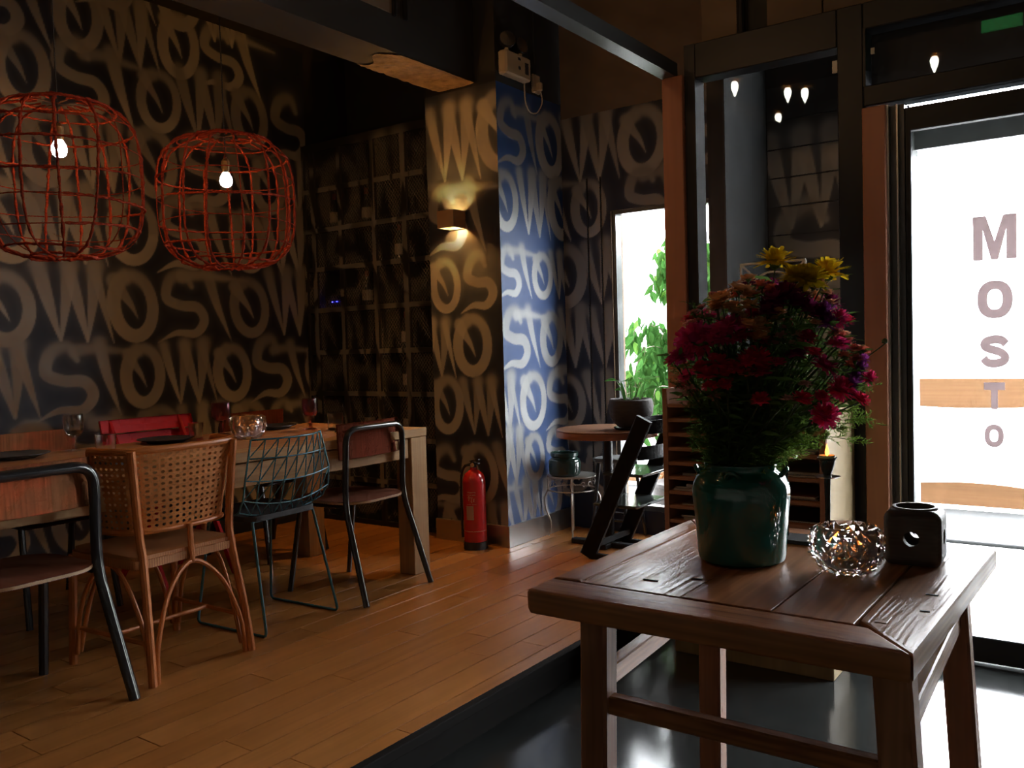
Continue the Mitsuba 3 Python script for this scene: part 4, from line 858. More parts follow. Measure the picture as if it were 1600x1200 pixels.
# ------------------------------------------------------------------ magazine rack with its magazines and a white wire frame on top
mat('rack_wood', base=woodfn((.27, .115, .055), (.36, .17, .085), 0, .8), roughness=.5)
mat('rack_pale', base=woodfn((.14, .095, .036), (.20, .14, .06), 2, .7), roughness=.5)
RX0, RX1, RY0, RY1, RZ = -1.585, -.925, 3.27, 3.66, 1.055
t = thing('magazine_rack', 'wooden magazine rack with narrow shelves standing against the fixed glass, behind the flowers', 'magazine rack')
put(t, 'plinth', box(RX0 + .04, RX1 + .018, RY0 - .01, RY1 - .18, 0, .115, .003), 'rack_pale', smooth=False, label='pale wooden plinth')
put(t, 'side_panel', box(RX0, RX0 + .022, RY0, RY1, .115, RZ + .03, .002), 'rack_wood', smooth=False)
put(t, 'side_panel', box(RX1 - .022, RX1, RY0, RY1, .115, RZ - .04, .002), 'rack_pale', smooth=False, label='pale outer side panel')
put(t, 'front_stile', box(RX1 - .026, RX1 - .001, RY0 - .006, RY0 - .0005, .115, RZ - .04, .001), 'rack_wood', smooth=False)
put(t, 'divider', box(-1.262, -1.242, RY0, RY1 - .02, .115, RZ - .04), 'rack_wood', smooth=False)
put(t, 'back_panel', box(RX0 + .022, RX1 - .022, RY1 - .02, RY1, .115, RZ), 'rack_wood', smooth=False)
lz = [.115 + .0595 * i for i in range(16)]; rz_ = [.115 + .0885 * i for i in range(11)]
for z in lz: put(t, 'shelf', box(RX0 + .0225, -1.2625, RY0 + .002, RY1 - .0205, z, z + .014, .001), 'rack_wood', smooth=False)
for z in rz_: put(t, 'shelf', box(-1.2415, RX1 - .0225, RY0 + .002, RY1 - .0205, z, z + .014, .001), 'rack_wood', smooth=False)
mcols = [(.10, .11, .13), (.30, .28, .26), (.05, .045, .05), (.20, .08, .06), (.34, .33, .30), (.07, .09, .12)]
for i, c in enumerate(mcols): mat(f'cover_{i}', base=c, roughness=.35)
mat('page_edge', base=(.38, .35, .30), roughness=.8)
Rm_ = random.Random(8); spots = []
for i, z in enumerate(lz[:-1]):
    if z < .75 and i % 1 == 0: spots.append((-1.55, -1.285, z + .0145, .035))
for z in rz_[:-1]: spots.append((-1.225, -.965, z + .0145, .055))
for x0, x1, z, hh in spots:
    side = 'left' if x1 < -1.25 else 'right'; lv_ = [q for q in spots if (q[1] < -1.25) == (x1 < -1.25)]; nth = sorted({q[2] for q in lv_}).index(z)
    h = 0; 
    for q in range(Rm_.choice((1, 2, 2, 3))):
        th = Rm_.uniform(.005, .011)
        if h + th > hh: break
        a = thing('magazine', f'magazine {("lowest", "second", "third")[q]} in its pile, {ORD[nth]} filled shelf from the bottom, {side} side of the rack', 'magazine', 'magazines in the wooden rack'); w = Rm_.uniform(.20, .235); xx = Rm_.uniform(x0, x1 - w); yy = RY0 + Rm_.uniform(.012, .05)
        cm = f'cover_{Rm_.randrange(6)}'
        put(a, 'pages', box(xx + .001, xx + w - .001, yy + .001, yy + .28, z + h + .001, z + h + th - .001), 'page_edge', smooth=False)
        put(a, 'cover', cat([box(xx, xx + w, yy, yy + .281, z + h, z + h + .001), box(xx, xx + w, yy, yy + .281, z + h + th - .001, z + h + th)]), cm, smooth=False, label='printed cover'); h += th + .0003
mat('wire_white', base=(.85, .85, .85), roughness=.4)
t = thing('display_stand', 'white wire frame with diagonals and an arch standing behind the bouquet', 'display stand')
ax0, ax1, ay, az0, az1 = -1.296, -1.038, 3.42, RZ + .003, 1.578
put(t, 'frame', cat([tube([(ax0, ay, az0), (ax0, ay, az1)], .005, 7), tube([(ax1, ay, az0), (ax1, ay, az1)], .005, 7), tube([(ax0, ay, az1), (ax1, ay, az1)], .005, 7), tube([(ax0, ay, az0 + .005), (ax1, ay, az0 + .005)], .005, 7)]), 'wire_white')
put(t, 'foot', box(ax0 - .01, ax0 + .03, ay - .06, ay + .06, RZ - .0008 + .001, RZ + .003), 'wire_white', smooth=False); put(t, 'foot', box(ax1 - .03, ax1 + .01, ay - .06, ay + .06, RZ - .0008 + .001, RZ + .003), 'wire_white', smooth=False)
put(t, 'top_deck', box(-1.32, -1.01, 3.33, 3.50, RZ - .026 + .0, RZ - .0), 'rack_pale', smooth=False) if False else None
xm, R_ = (ax0 + ax1) / 2, .098
put(t, 'arch', tube([(xm + R_ * math.cos(a), ay, az1 - .135 + R_ * math.sin(a)) for a in np.linspace(-.6, PI + .6, 30)], .0042, 7), 'wire_white')
for s in (-1, 1): put(t, 'diagonal', tube([(xm + s * .129, ay, az1), (xm + s * .074, ay, az1 - .055)], .0042, 7), 'wire_white')
put(t, 'mid_rail', tube([(ax0, ay, az1 - .24), (ax1, ay, az1 - .24)], .0042, 7), 'wire_white')

# ------------------------------------------------------------------ old square table in the foreground
mat('old_wood_y', base=woodfn((.13, .042, .013), (.42, .165, .052), 1, 1.1, .9), roughness=mikit.proc(lambda p, n, uv: .26 + .28 * fbm(p.x * 14, p.y * 4, p.z * 9, 3)), specular=.38,
    bump=(mikit.proc(lambda p, n, uv: noise(p.x * 210 + 6 * fbm(p.x * 9, p.y * 2, 0, 2), p.y * 5) + .8 * fbm(p.x * 26, p.y * 9, p.z * 20, 2)), .0006))
mat('old_wood_x', base=woodfn((.13, .042, .013), (.42, .165, .052), 0, 1.1, .9), roughness=mikit.proc(lambda p, n, uv: .26 + .28 * fbm(p.y * 14, p.x * 4, p.z * 9, 3)), specular=.38,
    bump=(mikit.proc(lambda p, n, uv: noise(p.y * 210 + 6 * fbm(p.y * 9, p.x * 2, 0, 2), p.x * 5, p.z * 60) + .8 * fbm(p.y * 26, p.x * 9, p.z * 20, 2)), .0006))
mat('old_wood_z', base=woodfn((.15, .052, .020), (.32, .13, .055), 2, 1.1, .9), roughness=.5)
def slab(pts, z0, z1, c):
    """a convex board with worn, rounded edges"""
    p = sg.Polygon(pts); P = []
    for inset, z in ((c, z0), (c * .3, z0 + c * .3), (0, z0 + c), (0, z1 - c), (c * .3, z1 - c * .3), (c, z1)):
        q = p.buffer(-inset, join_style=2) if inset else p
        P += [(x, y, z) for x, y in list(q.exterior.coords)[:-1]]
    return tri(trimesh.convex.convex_hull(np.array(P)))
GX0, GX1, GY0, GY1, GZ, GT = -.968, -.268, 1.372, 2.165, .80, .048
t = thing('square_table', 'worn square wooden table with stretchers, carrying the vase of flowers', 'table')
put(t, 'front_rail', slab([(GX0, GY0 + .012), (GX0 + .012, GY0), (GX1 - .003, GY0), (GX1 - .004, GY0 + .008), (-.352, GY0 + .100), (GX0, GY0 + .102)], GZ - GT, GZ, .009), 'old_wood_x', smooth=35)
put(t, 'right_rail', slab([(GX1, GY0 + .006), (GX1 + .020, GY1 - .012), (GX1 + .008, GY1), (-.376, GY1), (-.376, GY0 + .133), (-.350, GY0 + .1035)], GZ - GT, GZ - .0008, .008), 'old_wood_y', smooth=35)
put(t, 'left_rail', slab([(GX0, GY0 + .1035), (-.902, GY0 + .1035), (-.902, GY1 - .098), (GX0, GY1 - .012)], GZ - GT, GZ, .007), 'old_wood_y', smooth=35)
put(t, 'back_rail', slab([(GX0, GY1 - .010), (-.902, GY1 - .0965), (-.3775, GY1 - .0965), (-.3775, GY1), (GX0 + .012, GY1)], GZ - GT, GZ - .0006, .007), 'old_wood_x', smooth=35)
for a, b, dz in ((-.901, -.6875, .0012), (-.686, -.5165, .0006), (-.515, -.3775, .0014)):
    put(t, 'top_board', slab([(a, GY0 + .1038), (b, GY0 + .1038), (b, GY1 - .098), (a, GY1 - .098)], GZ - .03, GZ - dz, .0018), 'old_wood_y', smooth=False)
put(t, 'tenon', slab([(-.352, 1.50), (-.332, 1.50), (-.332, 1.545), (-.352, 1.545)], GZ - .01, GZ + .0002, .001), 'old_wood_y', smooth=False)
for p0, p1 in (((-.30, 1.60), (-.285, 1.602)), ((-.31, 1.71), (-.29, 1.71)), ((-.72, 1.60), (-.70, 1.605)), ((-.80, 1.55), (-.77, 1.552)), ((-.59, 1.93), (-.575, 1.935))):
    put(t, 'crack', bar((*p0, GZ - .0002), (*p1, GZ - .0002), .004, .0016), 'plaster_black', smooth=False)
legs = {(0, 0): (-.842, 1.440), (1, 0): (-.308, 1.438), (0, 1): (-.885, 2.095), (1, 1): (-.330, 2.105)}
for (i, j), (x, y) in legs.items():
    put(t, 'leg', bar((x, y, GZ - GT + .004), (x + (.042 if i else -.014), y + (.012 if j else -.006), 0), .058, .050, (0, 1, 0), .006), 'old_wood_z', smooth=False)
def lx(i, j, z): return legs[(i, j)][0] + (.042 if i else -.014) * (GZ - GT - z) / (GZ - GT), legs[(i, j)][1]
for (a, b, z, w, h) in (((0, 0), (1, 0), .583, .026, .036), ((0, 1), (1, 1), .583, .026, .036), ((0, 0), (0, 1), .622, .030, .040), ((1, 0), (1, 1), .648, .030, .046)):
    A, B = (*lx(*a, z), z), (*lx(*b, z), z); put(t, 'stretcher', bar(A, B, w, h, c=.003), 'old_wood_x' if a[1] == b[1] else 'old_wood_y', smooth=False)

# ------------------------------------------------------------------ vase
mat('glaze_green', base=mikit.proc(lambda p, n, uv: mix((.003, .058, .045), (.007, .105, .078), fbm(p.x * 20, p.y * 20, p.z * 11, 3))), roughness=.055, specular=.75, clearcoat=.8, clearcoat_gloss=.98)
VX, VY = -.692, 1.802
t = thing('vase', 'glossy dark green ceramic vase holding the bouquet', 'vase')
put(t, 'body', lathe([(0, .0), (.083, .0), (.0895, .004), (.0925, .016), (.0945, .05), (.0985, .10), (.1022, .135), (.1025, .152), (.100, .166), (.093, .180), (.083, .189), (.0765, .193), (.0745, .199), (.0765, .2055), (.076, .2085), (.071, .2085), (.0685, .203), (.070, .19), (.088, .17), (.090, .10), (.082, .02), (0, .015)], 72, (VX, VY, GZ + .0008)), 'glaze_green', smooth=40)
for k in range(4):
    a = math.radians(10 + 90 * k); c, s = math.cos(a), math.sin(a)
    put(t, 'lug', tube(smoothpath([(VX + (.078 + dx) * c - w * s, VY + (.078 + dx) * s + w * c, GZ + z) for dx, w, z in ((.008, -.014, .186), (.016, -.008, .196), (.018, 0, .199), (.016, .008, .196), (.008, .014, .186))], 4), .0052, 8), 'glaze_green')

# ------------------------------------------------------------------ bouquet
FLOWERS = {
 'yellow_mum': [(-0.595, 1.76, 1.425, 0.024), (-0.559, 1.766, 1.392, 0.022), (-0.535, 1.776, 1.386, 0.024), (-0.519, 1.857, 1.401, 0.026)],
 'peach': [(-0.67, 1.658, 1.355, 0.019), (-0.637, 1.673, 1.37, 0.017), (-0.624, 1.691, 1.36, 0.016), (-0.682, 1.663, 1.339, 0.014), (-0.653, 1.664, 1.339, 0.014), (-0.615, 1.668, 1.34, 0.014), (-0.639, 1.654, 1.327, 0.012), (-0.637, 1.666, 1.316, 0.015), (-0.596, 1.671, 1.3, 0.015), (-0.57, 1.692, 1.326, 0.01), (-0.572, 1.694, 1.311, 0.011), (-0.595, 1.655, 1.277, 0.016), (-0.611, 1.641, 1.302, 0.013), (-0.671, 1.668, 1.284, 0.013), (-0.66, 1.783, 1.4, 0.013), (-0.596, 1.957, 1.318, 0.013), (-0.747, 1.815, 1.352, 0.013), (-0.546, 1.836, 1.361, 0.013)],
 'peach_small': [(-0.555, 1.741, 1.374, 0.009), (-0.542, 1.765, 1.37, 0.009), (-0.531, 1.794, 1.375, 0.01), (-0.52, 1.811, 1.378, 0.01), (-0.508, 1.815, 1.362, 0.01), (-0.498, 1.801, 1.341, 0.01), (-0.528, 1.76, 1.358, 0.009), (-0.525, 1.814, 1.387, 0.01), (-0.542, 1.735, 1.359, 0.008), (-0.671, 1.745, 1.386, 0.01), (-0.551, 1.902, 1.353, 0.01), (-0.771, 1.838, 1.32, 0.01), (-0.657, 1.771, 1.378, 0.01), (-0.655, 1.976, 1.334, 0.01), (-0.51, 1.954, 1.278, 0.01), (-0.718, 1.787, 1.362, 0.01), (-0.511, 1.748, 1.3, 0.01)],
 'pale_pink': [(-0.724, 1.648, 1.331, 0.01), (-0.708, 1.646, 1.34, 0.009), (-0.731, 1.647, 1.309, 0.01), (-0.714, 1.648, 1.315, 0.009), (-0.697, 1.65, 1.322, 0.008), (-0.557, 1.674, 1.278, 0.01), (-0.544, 1.693, 1.264, 0.01), (-0.537, 1.698, 1.281, 0.009), (-0.554, 1.694, 1.294, 0.009), (-0.57, 1.681, 1.264, 0.009), (-0.533, 1.713, 1.266, 0.008), (-0.827, 1.78, 1.236, 0.009), (-0.521, 1.702, 1.184, 0.009), (-0.69, 1.659, 1.161, 0.009), (-0.639, 1.993, 1.289, 0.009), (-0.755, 1.722, 1.283, 0.009), (-0.545, 1.667, 1.157, 0.009), (-0.747, 1.669, 1.176, 0.009), (-0.69, 1.768, 1.377, 0.009), (-0.488, 1.855, 1.318, 0.009), (-0.611, 1.735, 1.368, 0.009), (-0.675, 1.937, 1.374, 0.009), (-0.777, 1.71, 1.16, 0.009), (-0.82, 1.759, 1.243, 0.009), (-0.767, 1.731, 1.266, 0.009)],
 'purple': [(-0.564, 1.717, 1.352, 0.026), (-0.577, 1.69, 1.345, 0.02), (-0.545, 1.738, 1.342, 0.022), (-0.524, 1.738, 1.328, 0.018), (-0.514, 1.76, 1.318, 0.016), (-0.584, 1.675, 1.327, 0.018), (-0.655, 1.916, 1.385, 0.017), (-0.634, 1.969, 1.35, 0.017), (-0.508, 1.84, 1.342, 0.017), (-0.538, 1.705, 1.242, 0.017), (-0.682, 1.852, 1.389, 0.017), (-0.594, 1.763, 1.362, 0.017), (-0.697, 2.019, 1.225, 0.017)],
 'violet': [(-0.506, 1.78, 1.318, 0.02), (-0.498, 1.774, 1.299, 0.015), (-0.457, 1.854, 1.209, 0.013), (-0.464, 1.821, 1.175, 0.014), (-0.455, 1.872, 1.224, 0.011), (-0.463, 1.842, 1.19, 0.011)],
 'magenta_daisy': [(-0.719, 1.638, 1.275, 0.025), (-0.739, 1.618, 1.244, 0.017), (-0.766, 1.63, 1.235, 0.011), (-0.654, 1.625, 1.295, 0.016), (-0.637, 1.635, 1.303, 0.015), (-0.627, 1.65, 1.284, 0.016), (-0.661, 1.615, 1.278, 0.014), (-0.682, 1.628, 1.29, 0.013), (-0.693, 1.615, 1.263, 0.012), (-0.649, 1.638, 1.275, 0.013), (-0.499, 1.765, 1.216, 0.019), (-0.672, 1.685, 1.308, 0.014), (-0.723, 1.728, 1.321, 0.014), (-0.473, 1.872, 1.151, 0.014), (-0.474, 1.764, 1.26, 0.014), (-0.759, 1.786, 1.331, 0.014), (-0.753, 1.673, 1.201, 0.014), (-0.82, 1.867, 1.153, 0.014), (-0.599, 1.685, 1.27, 0.014), (-0.795, 1.808, 1.311, 0.014)],
 'crimson': [(-0.604, 1.661, 1.233, 0.022), (-0.64, 1.64, 1.217, 0.014), (-0.615, 1.635, 1.229, 0.013), (-0.655, 1.635, 1.187, 0.011), (-0.67, 1.637, 1.229, 0.015), (-0.679, 1.606, 1.208, 0.014), (-0.701, 1.627, 1.22, 0.012), (-0.589, 1.655, 1.211, 0.013), (-0.528, 1.718, 1.257, 0.014), (-0.522, 1.726, 1.274, 0.013), (-0.512, 1.735, 1.242, 0.011), (-0.497, 1.73, 1.157, 0.01), (-0.559, 1.666, 1.227, 0.009), (-0.678, 1.613, 1.183, 0.01), (-0.646, 2.01, 1.176, 0.013), (-0.52, 1.682, 1.155, 0.013), (-0.595, 1.662, 1.155, 0.013), (-0.494, 1.898, 1.307, 0.013), (-0.662, 1.659, 1.211, 0.013), (-0.618, 1.692, 1.323, 0.013), (-0.45, 1.833, 1.145, 0.013), (-0.674, 1.943, 1.336, 0.013), (-0.637, 1.971, 1.304, 0.013), (-0.779, 1.776, 1.306, 0.013), (-0.782, 1.758, 1.32, 0.013), (-0.752, 1.86, 1.357, 0.013), (-0.784, 1.732, 1.176, 0.013), (-0.565, 1.871, 1.356, 0.013)],
 'magenta_ball': [(-0.485, 1.811, 1.307, 0.016), (-0.478, 1.786, 1.167, 0.019), (-0.496, 1.74, 1.118, 0.02), (-0.449, 1.892, 1.185, 0.013)],
 'salmon': [(-0.486, 1.789, 1.283, 0.01), (-0.48, 1.805, 1.273, 0.01), (-0.475, 1.833, 1.263, 0.011), (-0.466, 1.839, 1.248, 0.01), (-0.454, 1.855, 1.244, 0.012), (-0.471, 1.798, 1.235, 0.01), (-0.464, 1.849, 1.228, 0.01), (-0.483, 1.799, 1.256, 0.009), (-0.47, 1.831, 1.216, 0.009), (-0.601, 1.695, 1.378, 0.013), (-0.591, 1.723, 1.372, 0.012), (-0.649, 1.684, 1.361, 0.009), (-0.59, 1.81, 1.374, 0.01), (-0.744, 1.793, 1.369, 0.01), (-0.543, 1.777, 1.342, 0.01), (-0.631, 2.005, 1.255, 0.01), (-0.7, 1.71, 1.346, 0.01), (-0.52, 1.849, 1.321, 0.01), (-0.617, 1.649, 1.207, 0.01), (-0.574, 1.773, 1.373, 0.01), (-0.554, 1.947, 1.336, 0.01)],
}
scene['petal'] = {'type': 'principledthin', 'base_color': {'type': 'mesh_attribute', 'name': 'vertex_color'}, 'roughness': .6, 'diff_trans': 1.1, 'spec_trans': 0.0}
mat('bud_green', base=(.05, .10, .03), roughness=.7)
mat('stem_dark', base=(.035, .060, .020), roughness=.7)
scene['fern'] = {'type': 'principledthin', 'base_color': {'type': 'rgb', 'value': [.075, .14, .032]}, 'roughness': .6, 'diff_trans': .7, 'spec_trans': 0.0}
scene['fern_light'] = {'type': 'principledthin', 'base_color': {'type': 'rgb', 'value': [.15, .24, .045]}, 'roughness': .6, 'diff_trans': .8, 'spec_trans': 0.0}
def bloom(R, r, layers, col, tip, seed):
    """petals in layers (elevation in degrees, length, count, width, curl)"""
    g = np.random.default_rng(seed); V, F, C = [], [], []; n = 0; tone = g.uniform(.62, 1.12); col, tip = np.array(col) * tone, np.array(tip) * tone
    for el, ln, cnt, wd, curl in layers:
        for k in range(cnt):
            a = 2 * PI * (k + g.uniform(-.3, .3)) / cnt + el; e = math.radians(el + g.normal(0, 6)); L = ln * r * g.uniform(.86, 1.1); w = wd * r
            d = np.array([math.cos(a) * math.cos(e), math.sin(a) * math.cos(e), math.sin(e)]); s = np.array([-math.sin(a), math.cos(a), 0]); up = np.cross(d, s) * -1
            b = d * r * .10; m = b + d * L * .6 + up * curl * L * .12; q = b + d * L + up * curl * L * .45
            V += [b - s * w * .4, b + s * w * .4, m - s * w * .75, m + s * w * .75, q - s * w * .5, q + s * w * .5]
            F += [(n, n + 1, n + 3), (n, n + 3, n + 2), (n + 2, n + 3, n + 5), (n + 2, n + 5, n + 4)]; n += 6; f = g.uniform(.8, 1.15)
            C += [col * f * .85] * 2 + [col * f] * 2 + [(col * .5 + tip * .5) * f] * 2
    for i in range(4):      # a dense heart under the petals
        for k in range(10):
            a, e = 2 * PI * k / 10, PI / 2 * i / 3; V.append(np.array([.62 * r * math.cos(a) * math.cos(e), .62 * r * math.sin(a) * math.cos(e), .50 * r * math.sin(e) - .04 * r])); C.append(col * .8)
    for i in range(3):
        for k in range(10): a, b, c, d = n + i * 10 + k, n + i * 10 + (k + 1) % 10, n + (i + 1) * 10 + (k + 1) % 10, n + (i + 1) * 10 + k; F += [(a, b, c), (a, c, d)]
    return np.array(V) @ R.T, np.array(F), np.clip(np.array(C), 0, 1)
SPEC = {
 'yellow_mum': ('chrysanthemum', 'flower', 'large yellow chrysanthemum topping the bouquet', 'yellow chrysanthemums in the bouquet', [(14, 1.15, 22, .24, .8), (32, 1.2, 20, .22, .5), (50, 1.15, 16, .22, .3), (66, 1.0, 12, .22, .1), (82, .8, 7, .2, 0)], (.90, .64, .02), (.96, .78, .06), 0),
 'peach': ('button_flower', 'flower', 'peach button flower of the bouquet', 'peach button flowers in the bouquet', [(-8, 1.05, 22, .30, -.4), (12, 1.0, 22, .28, -.5), (35, .7, 16, .26, -.4), (62, .5, 10, .26, -.3)], (.88, .54, .28), (.92, .64, .38), 0),
 'peach_small': ('spray_flower', 'flower', 'small peach spray flower of the bouquet', 'small peach flowers in the bouquet', [(0, 1.1, 14, .36, -.3), (30, .9, 12, .32, -.3), (60, .6, 8, .3, 0)], (.88, .52, .34), (.92, .64, .46), 0),
 'pale_pink': ('daisy', 'flower', 'small pale pink daisy in the bouquet', 'small pale pink daisies in the bouquet', [(5, 1.15, 12, .38, .2), (28, .95, 9, .34, .2)], (.72, .36, .34), (.85, .52, .48), 1),
 'purple': ('cockscomb', 'flower', 'dark plum-purple flower head of the bouquet', 'dark purple flower heads in the bouquet', [(0, 1.0, 20, .2, .2), (25, 1.0, 20, .2, .1), (50, .95, 16, .2, 0), (75, .9, 10, .2, 0)], (.20, .018, .075), (.28, .03, .12), 0),
 'violet': ('violet_aster', 'flower', 'violet aster of the bouquet', 'violet asters in the bouquet', [(-5, 1.1, 18, .2, .1), (20, 1.1, 18, .2, .1), (48, 1.0, 14, .2, 0), (72, .9, 8, .2, 0)], (.28, .05, .26), (.38, .09, .38), 0),
 'magenta_daisy': ('magenta_aster', 'flower', 'magenta aster with a yellow centre', 'magenta asters in the bouquet', [(0, 1.15, 24, .2, .15), (18, 1.05, 22, .2, .1), (36, .85, 16, .2, 0)], (.74, .05, .22), (.84, .12, .32), 1),
 'crimson': ('crimson_aster', 'flower', 'crimson aster of the bouquet', 'crimson asters in the bouquet', [(-6, 1.1, 20, .22, -.1), (16, 1.1, 20, .22, -.1), (40, .95, 16, .22, 0), (65, .8, 10, .2, 0)], (.72, .03, .10), (.82, .08, .16), 0),
 'magenta_ball': ('pompon_aster', 'flower', 'round magenta pompon aster of the bouquet', 'magenta pompon asters in the bouquet', [(-35, .9, 16, .2, 0), (-12, 1.0, 22, .2, 0), (12, 1.05, 22, .2, 0), (36, 1.05, 18, .2, 0), (60, 1.0, 12, .2, 0), (80, 1.0, 6, .2, 0)], (.74, .04, .17), (.84, .10, .28), 0),
 'salmon': ('carnation', 'flower', 'small salmon pink flower in the bouquet', 'small salmon flowers in the bouquet', [(0, 1.1, 14, .34, .1), (25, 1.0, 12, .32, 0), (55, .8, 9, .3, 0)], (.82, .26, .20), (.88, .38, .30), 0),
}
AX = np.array([-.665, 1.82, .98]); fseed = 0
for kind, L in FLOWERS.items():
    name, cat_, lab, grp, layers, c0, c1, mid = SPEC[kind]; rank = {q[:3]: i for i, q in enumerate(sorted(L, key=lambda q: (q[0] * .813 + q[1] * .581) / (q[0] * FWD[0] + q[1] * FWD[1])))}
    for (x, y, z, r) in L:
        fseed += 1; r *= 1.34; g = np.random.default_rng(fseed); p = np.array([x, y, z]); d = p - AX; d /= np.linalg.norm(d)
        d = d * (1.0 if kind in ('magenta_daisy', 'magenta_ball', 'violet', 'crimson') else .45) + np.array([0, 0, .25 if kind == 'magenta_daisy' else .75]) + g.normal(0, .12, 3); d /= np.linalg.norm(d)
        if (x, y, z) == FLOWERS['magenta_daisy'][0][:3]: d = np.array([.35, -.85, .4]); d /= np.linalg.norm(d)
        s = np.cross(d, [.3, .5, .1]); s /= np.linalg.norm(s); R = np.stack([s, np.cross(d, s), d], 1)
        V, F, C = bloom(R, r, layers, c0, c1, fseed); t = thing(name, f'{lab}, {ORD[rank[(x, y, z)]]} of its kind from the left' if len(L) > 1 else lab, cat_, grp)
        put(t, 'petals', (V + p, F), 'petal', smooth=False, color=C)
        hub = lathe([(.30 * r, 0), (.26 * r, .12 * r), (0, .2 * r)], 10) if mid else lathe([(.14 * r, -.22 * r), (.34 * r, -.10 * r), (.36 * r, .06 * r), (0, .3 * r)], 10)
        if mid: put(t, 'centre', (hub[0] @ R.T + p + d * r * .08, hub[1]), mat('flower_centre', base=(.62, .38, .03), roughness=.8) if 'flower_centre' not in scene else 'flower_centre', smooth=True, label='yellow centre')
        put(t, 'calyx', (lathe([(.05 * r, -.42 * r), (.26 * r, -.26 * r), (.38 * r, -.04 * r), (.1 * r, .0)], 9)[0] @ R.T + p, lathe([(.05 * r, -.42 * r), (.26 * r, -.26 * r), (.38 * r, -.04 * r), (.1 * r, .0)], 9)[1]), 'bud_green', smooth=True)
        a = g.uniform(0, 2 * PI); m = np.array([VX + .05 * math.cos(a), VY + .05 * math.sin(a), 1.0]); b0 = p - d * r * .35
        st = smoothpath([m - [0, 0, .09], m, m * .45 + b0 * .55 + [0, 0, .02] - .02 * d, b0], 5)
        put(t, 'stem', tube(st, .0016, 5), 'stem_dark')
        lm = []
        for q in range(13):
            i = g.integers(5, len(st)); aa = g.uniform(0, 2 * PI); lm.append(orient(leaf(g.uniform(.025, .06), g.uniform(.007, .016), .3, 4), st[i], (math.cos(aa), math.sin(aa), g.uniform(0, .8)), g.uniform(-1, 1)))
        put(t, 'leaves', cat(lm), 'fern', smooth=False, kind='stuff')
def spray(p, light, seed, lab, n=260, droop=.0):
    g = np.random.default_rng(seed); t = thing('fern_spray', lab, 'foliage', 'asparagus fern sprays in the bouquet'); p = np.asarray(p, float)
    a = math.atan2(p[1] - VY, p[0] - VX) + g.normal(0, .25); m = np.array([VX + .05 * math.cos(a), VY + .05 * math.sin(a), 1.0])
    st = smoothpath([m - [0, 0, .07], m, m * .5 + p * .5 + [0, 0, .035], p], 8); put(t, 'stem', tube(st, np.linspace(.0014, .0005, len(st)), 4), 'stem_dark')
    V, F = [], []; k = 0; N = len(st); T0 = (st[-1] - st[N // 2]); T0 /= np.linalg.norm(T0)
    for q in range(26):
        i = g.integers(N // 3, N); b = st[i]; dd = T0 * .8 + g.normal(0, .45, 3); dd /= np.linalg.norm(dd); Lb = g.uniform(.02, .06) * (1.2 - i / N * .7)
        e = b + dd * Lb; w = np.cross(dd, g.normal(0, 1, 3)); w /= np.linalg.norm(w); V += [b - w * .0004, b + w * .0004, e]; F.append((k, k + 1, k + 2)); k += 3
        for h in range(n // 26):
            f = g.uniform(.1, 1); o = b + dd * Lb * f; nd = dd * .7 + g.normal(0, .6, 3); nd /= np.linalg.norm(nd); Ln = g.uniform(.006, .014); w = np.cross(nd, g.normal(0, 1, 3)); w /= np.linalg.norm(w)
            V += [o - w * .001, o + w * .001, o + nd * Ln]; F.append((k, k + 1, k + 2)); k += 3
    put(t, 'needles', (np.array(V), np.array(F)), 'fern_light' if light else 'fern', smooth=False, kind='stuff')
SPR = [(-0.449, 1.935, 1.168), (-0.452, 1.929, 1.091), (-0.476, 1.912, 1.099), (-0.471, 1.914, 1.051), (-0.487, 1.905, 1.119), (-0.509, 1.888, 1.08), (-0.531, 1.871, 1.053), (-0.52, 1.882, 1.12), (-0.553, 1.854, 1.041), (-0.575, 1.838, 1.035), (-0.784, 1.697, 1.184), (-0.767, 1.706, 1.129), (-0.789, 1.694, 1.218), (-0.751, 1.715, 1.075)]
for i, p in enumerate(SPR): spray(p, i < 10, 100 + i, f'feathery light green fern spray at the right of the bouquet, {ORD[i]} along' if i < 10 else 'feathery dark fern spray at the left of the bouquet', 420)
g = np.random.default_rng(77)
for i in range(58):
    a, rr, z = g.uniform(0, 2 * PI), g.uniform(.04, .18), g.uniform(1.03, 1.33); rr *= np.interp(z, [1.0, 1.1, 1.26, 1.33], [.6, .9, 1.08, .9])
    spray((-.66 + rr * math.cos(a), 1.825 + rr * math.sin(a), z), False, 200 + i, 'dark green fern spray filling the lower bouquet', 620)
t = thing('seed_bud', 'round green bud on a bare stem at the right of the bouquet', 'flower bud')
put(t, 'bud', lathe([(.0, -.007), (.006, -.004), (.0065, .002), (0, .006)], 12, (-.430, 1.955, 1.262)), 'bud_green', smooth=True)
put(t, 'stem', tube(smoothpath([(VX + .03, VY + .02, .93), (VX + .04, VY + .03, 1.0), (-.53, 1.88, 1.16), (-.430, 1.955, 1.256)], 6), .0013, 5), 'stem_dark')

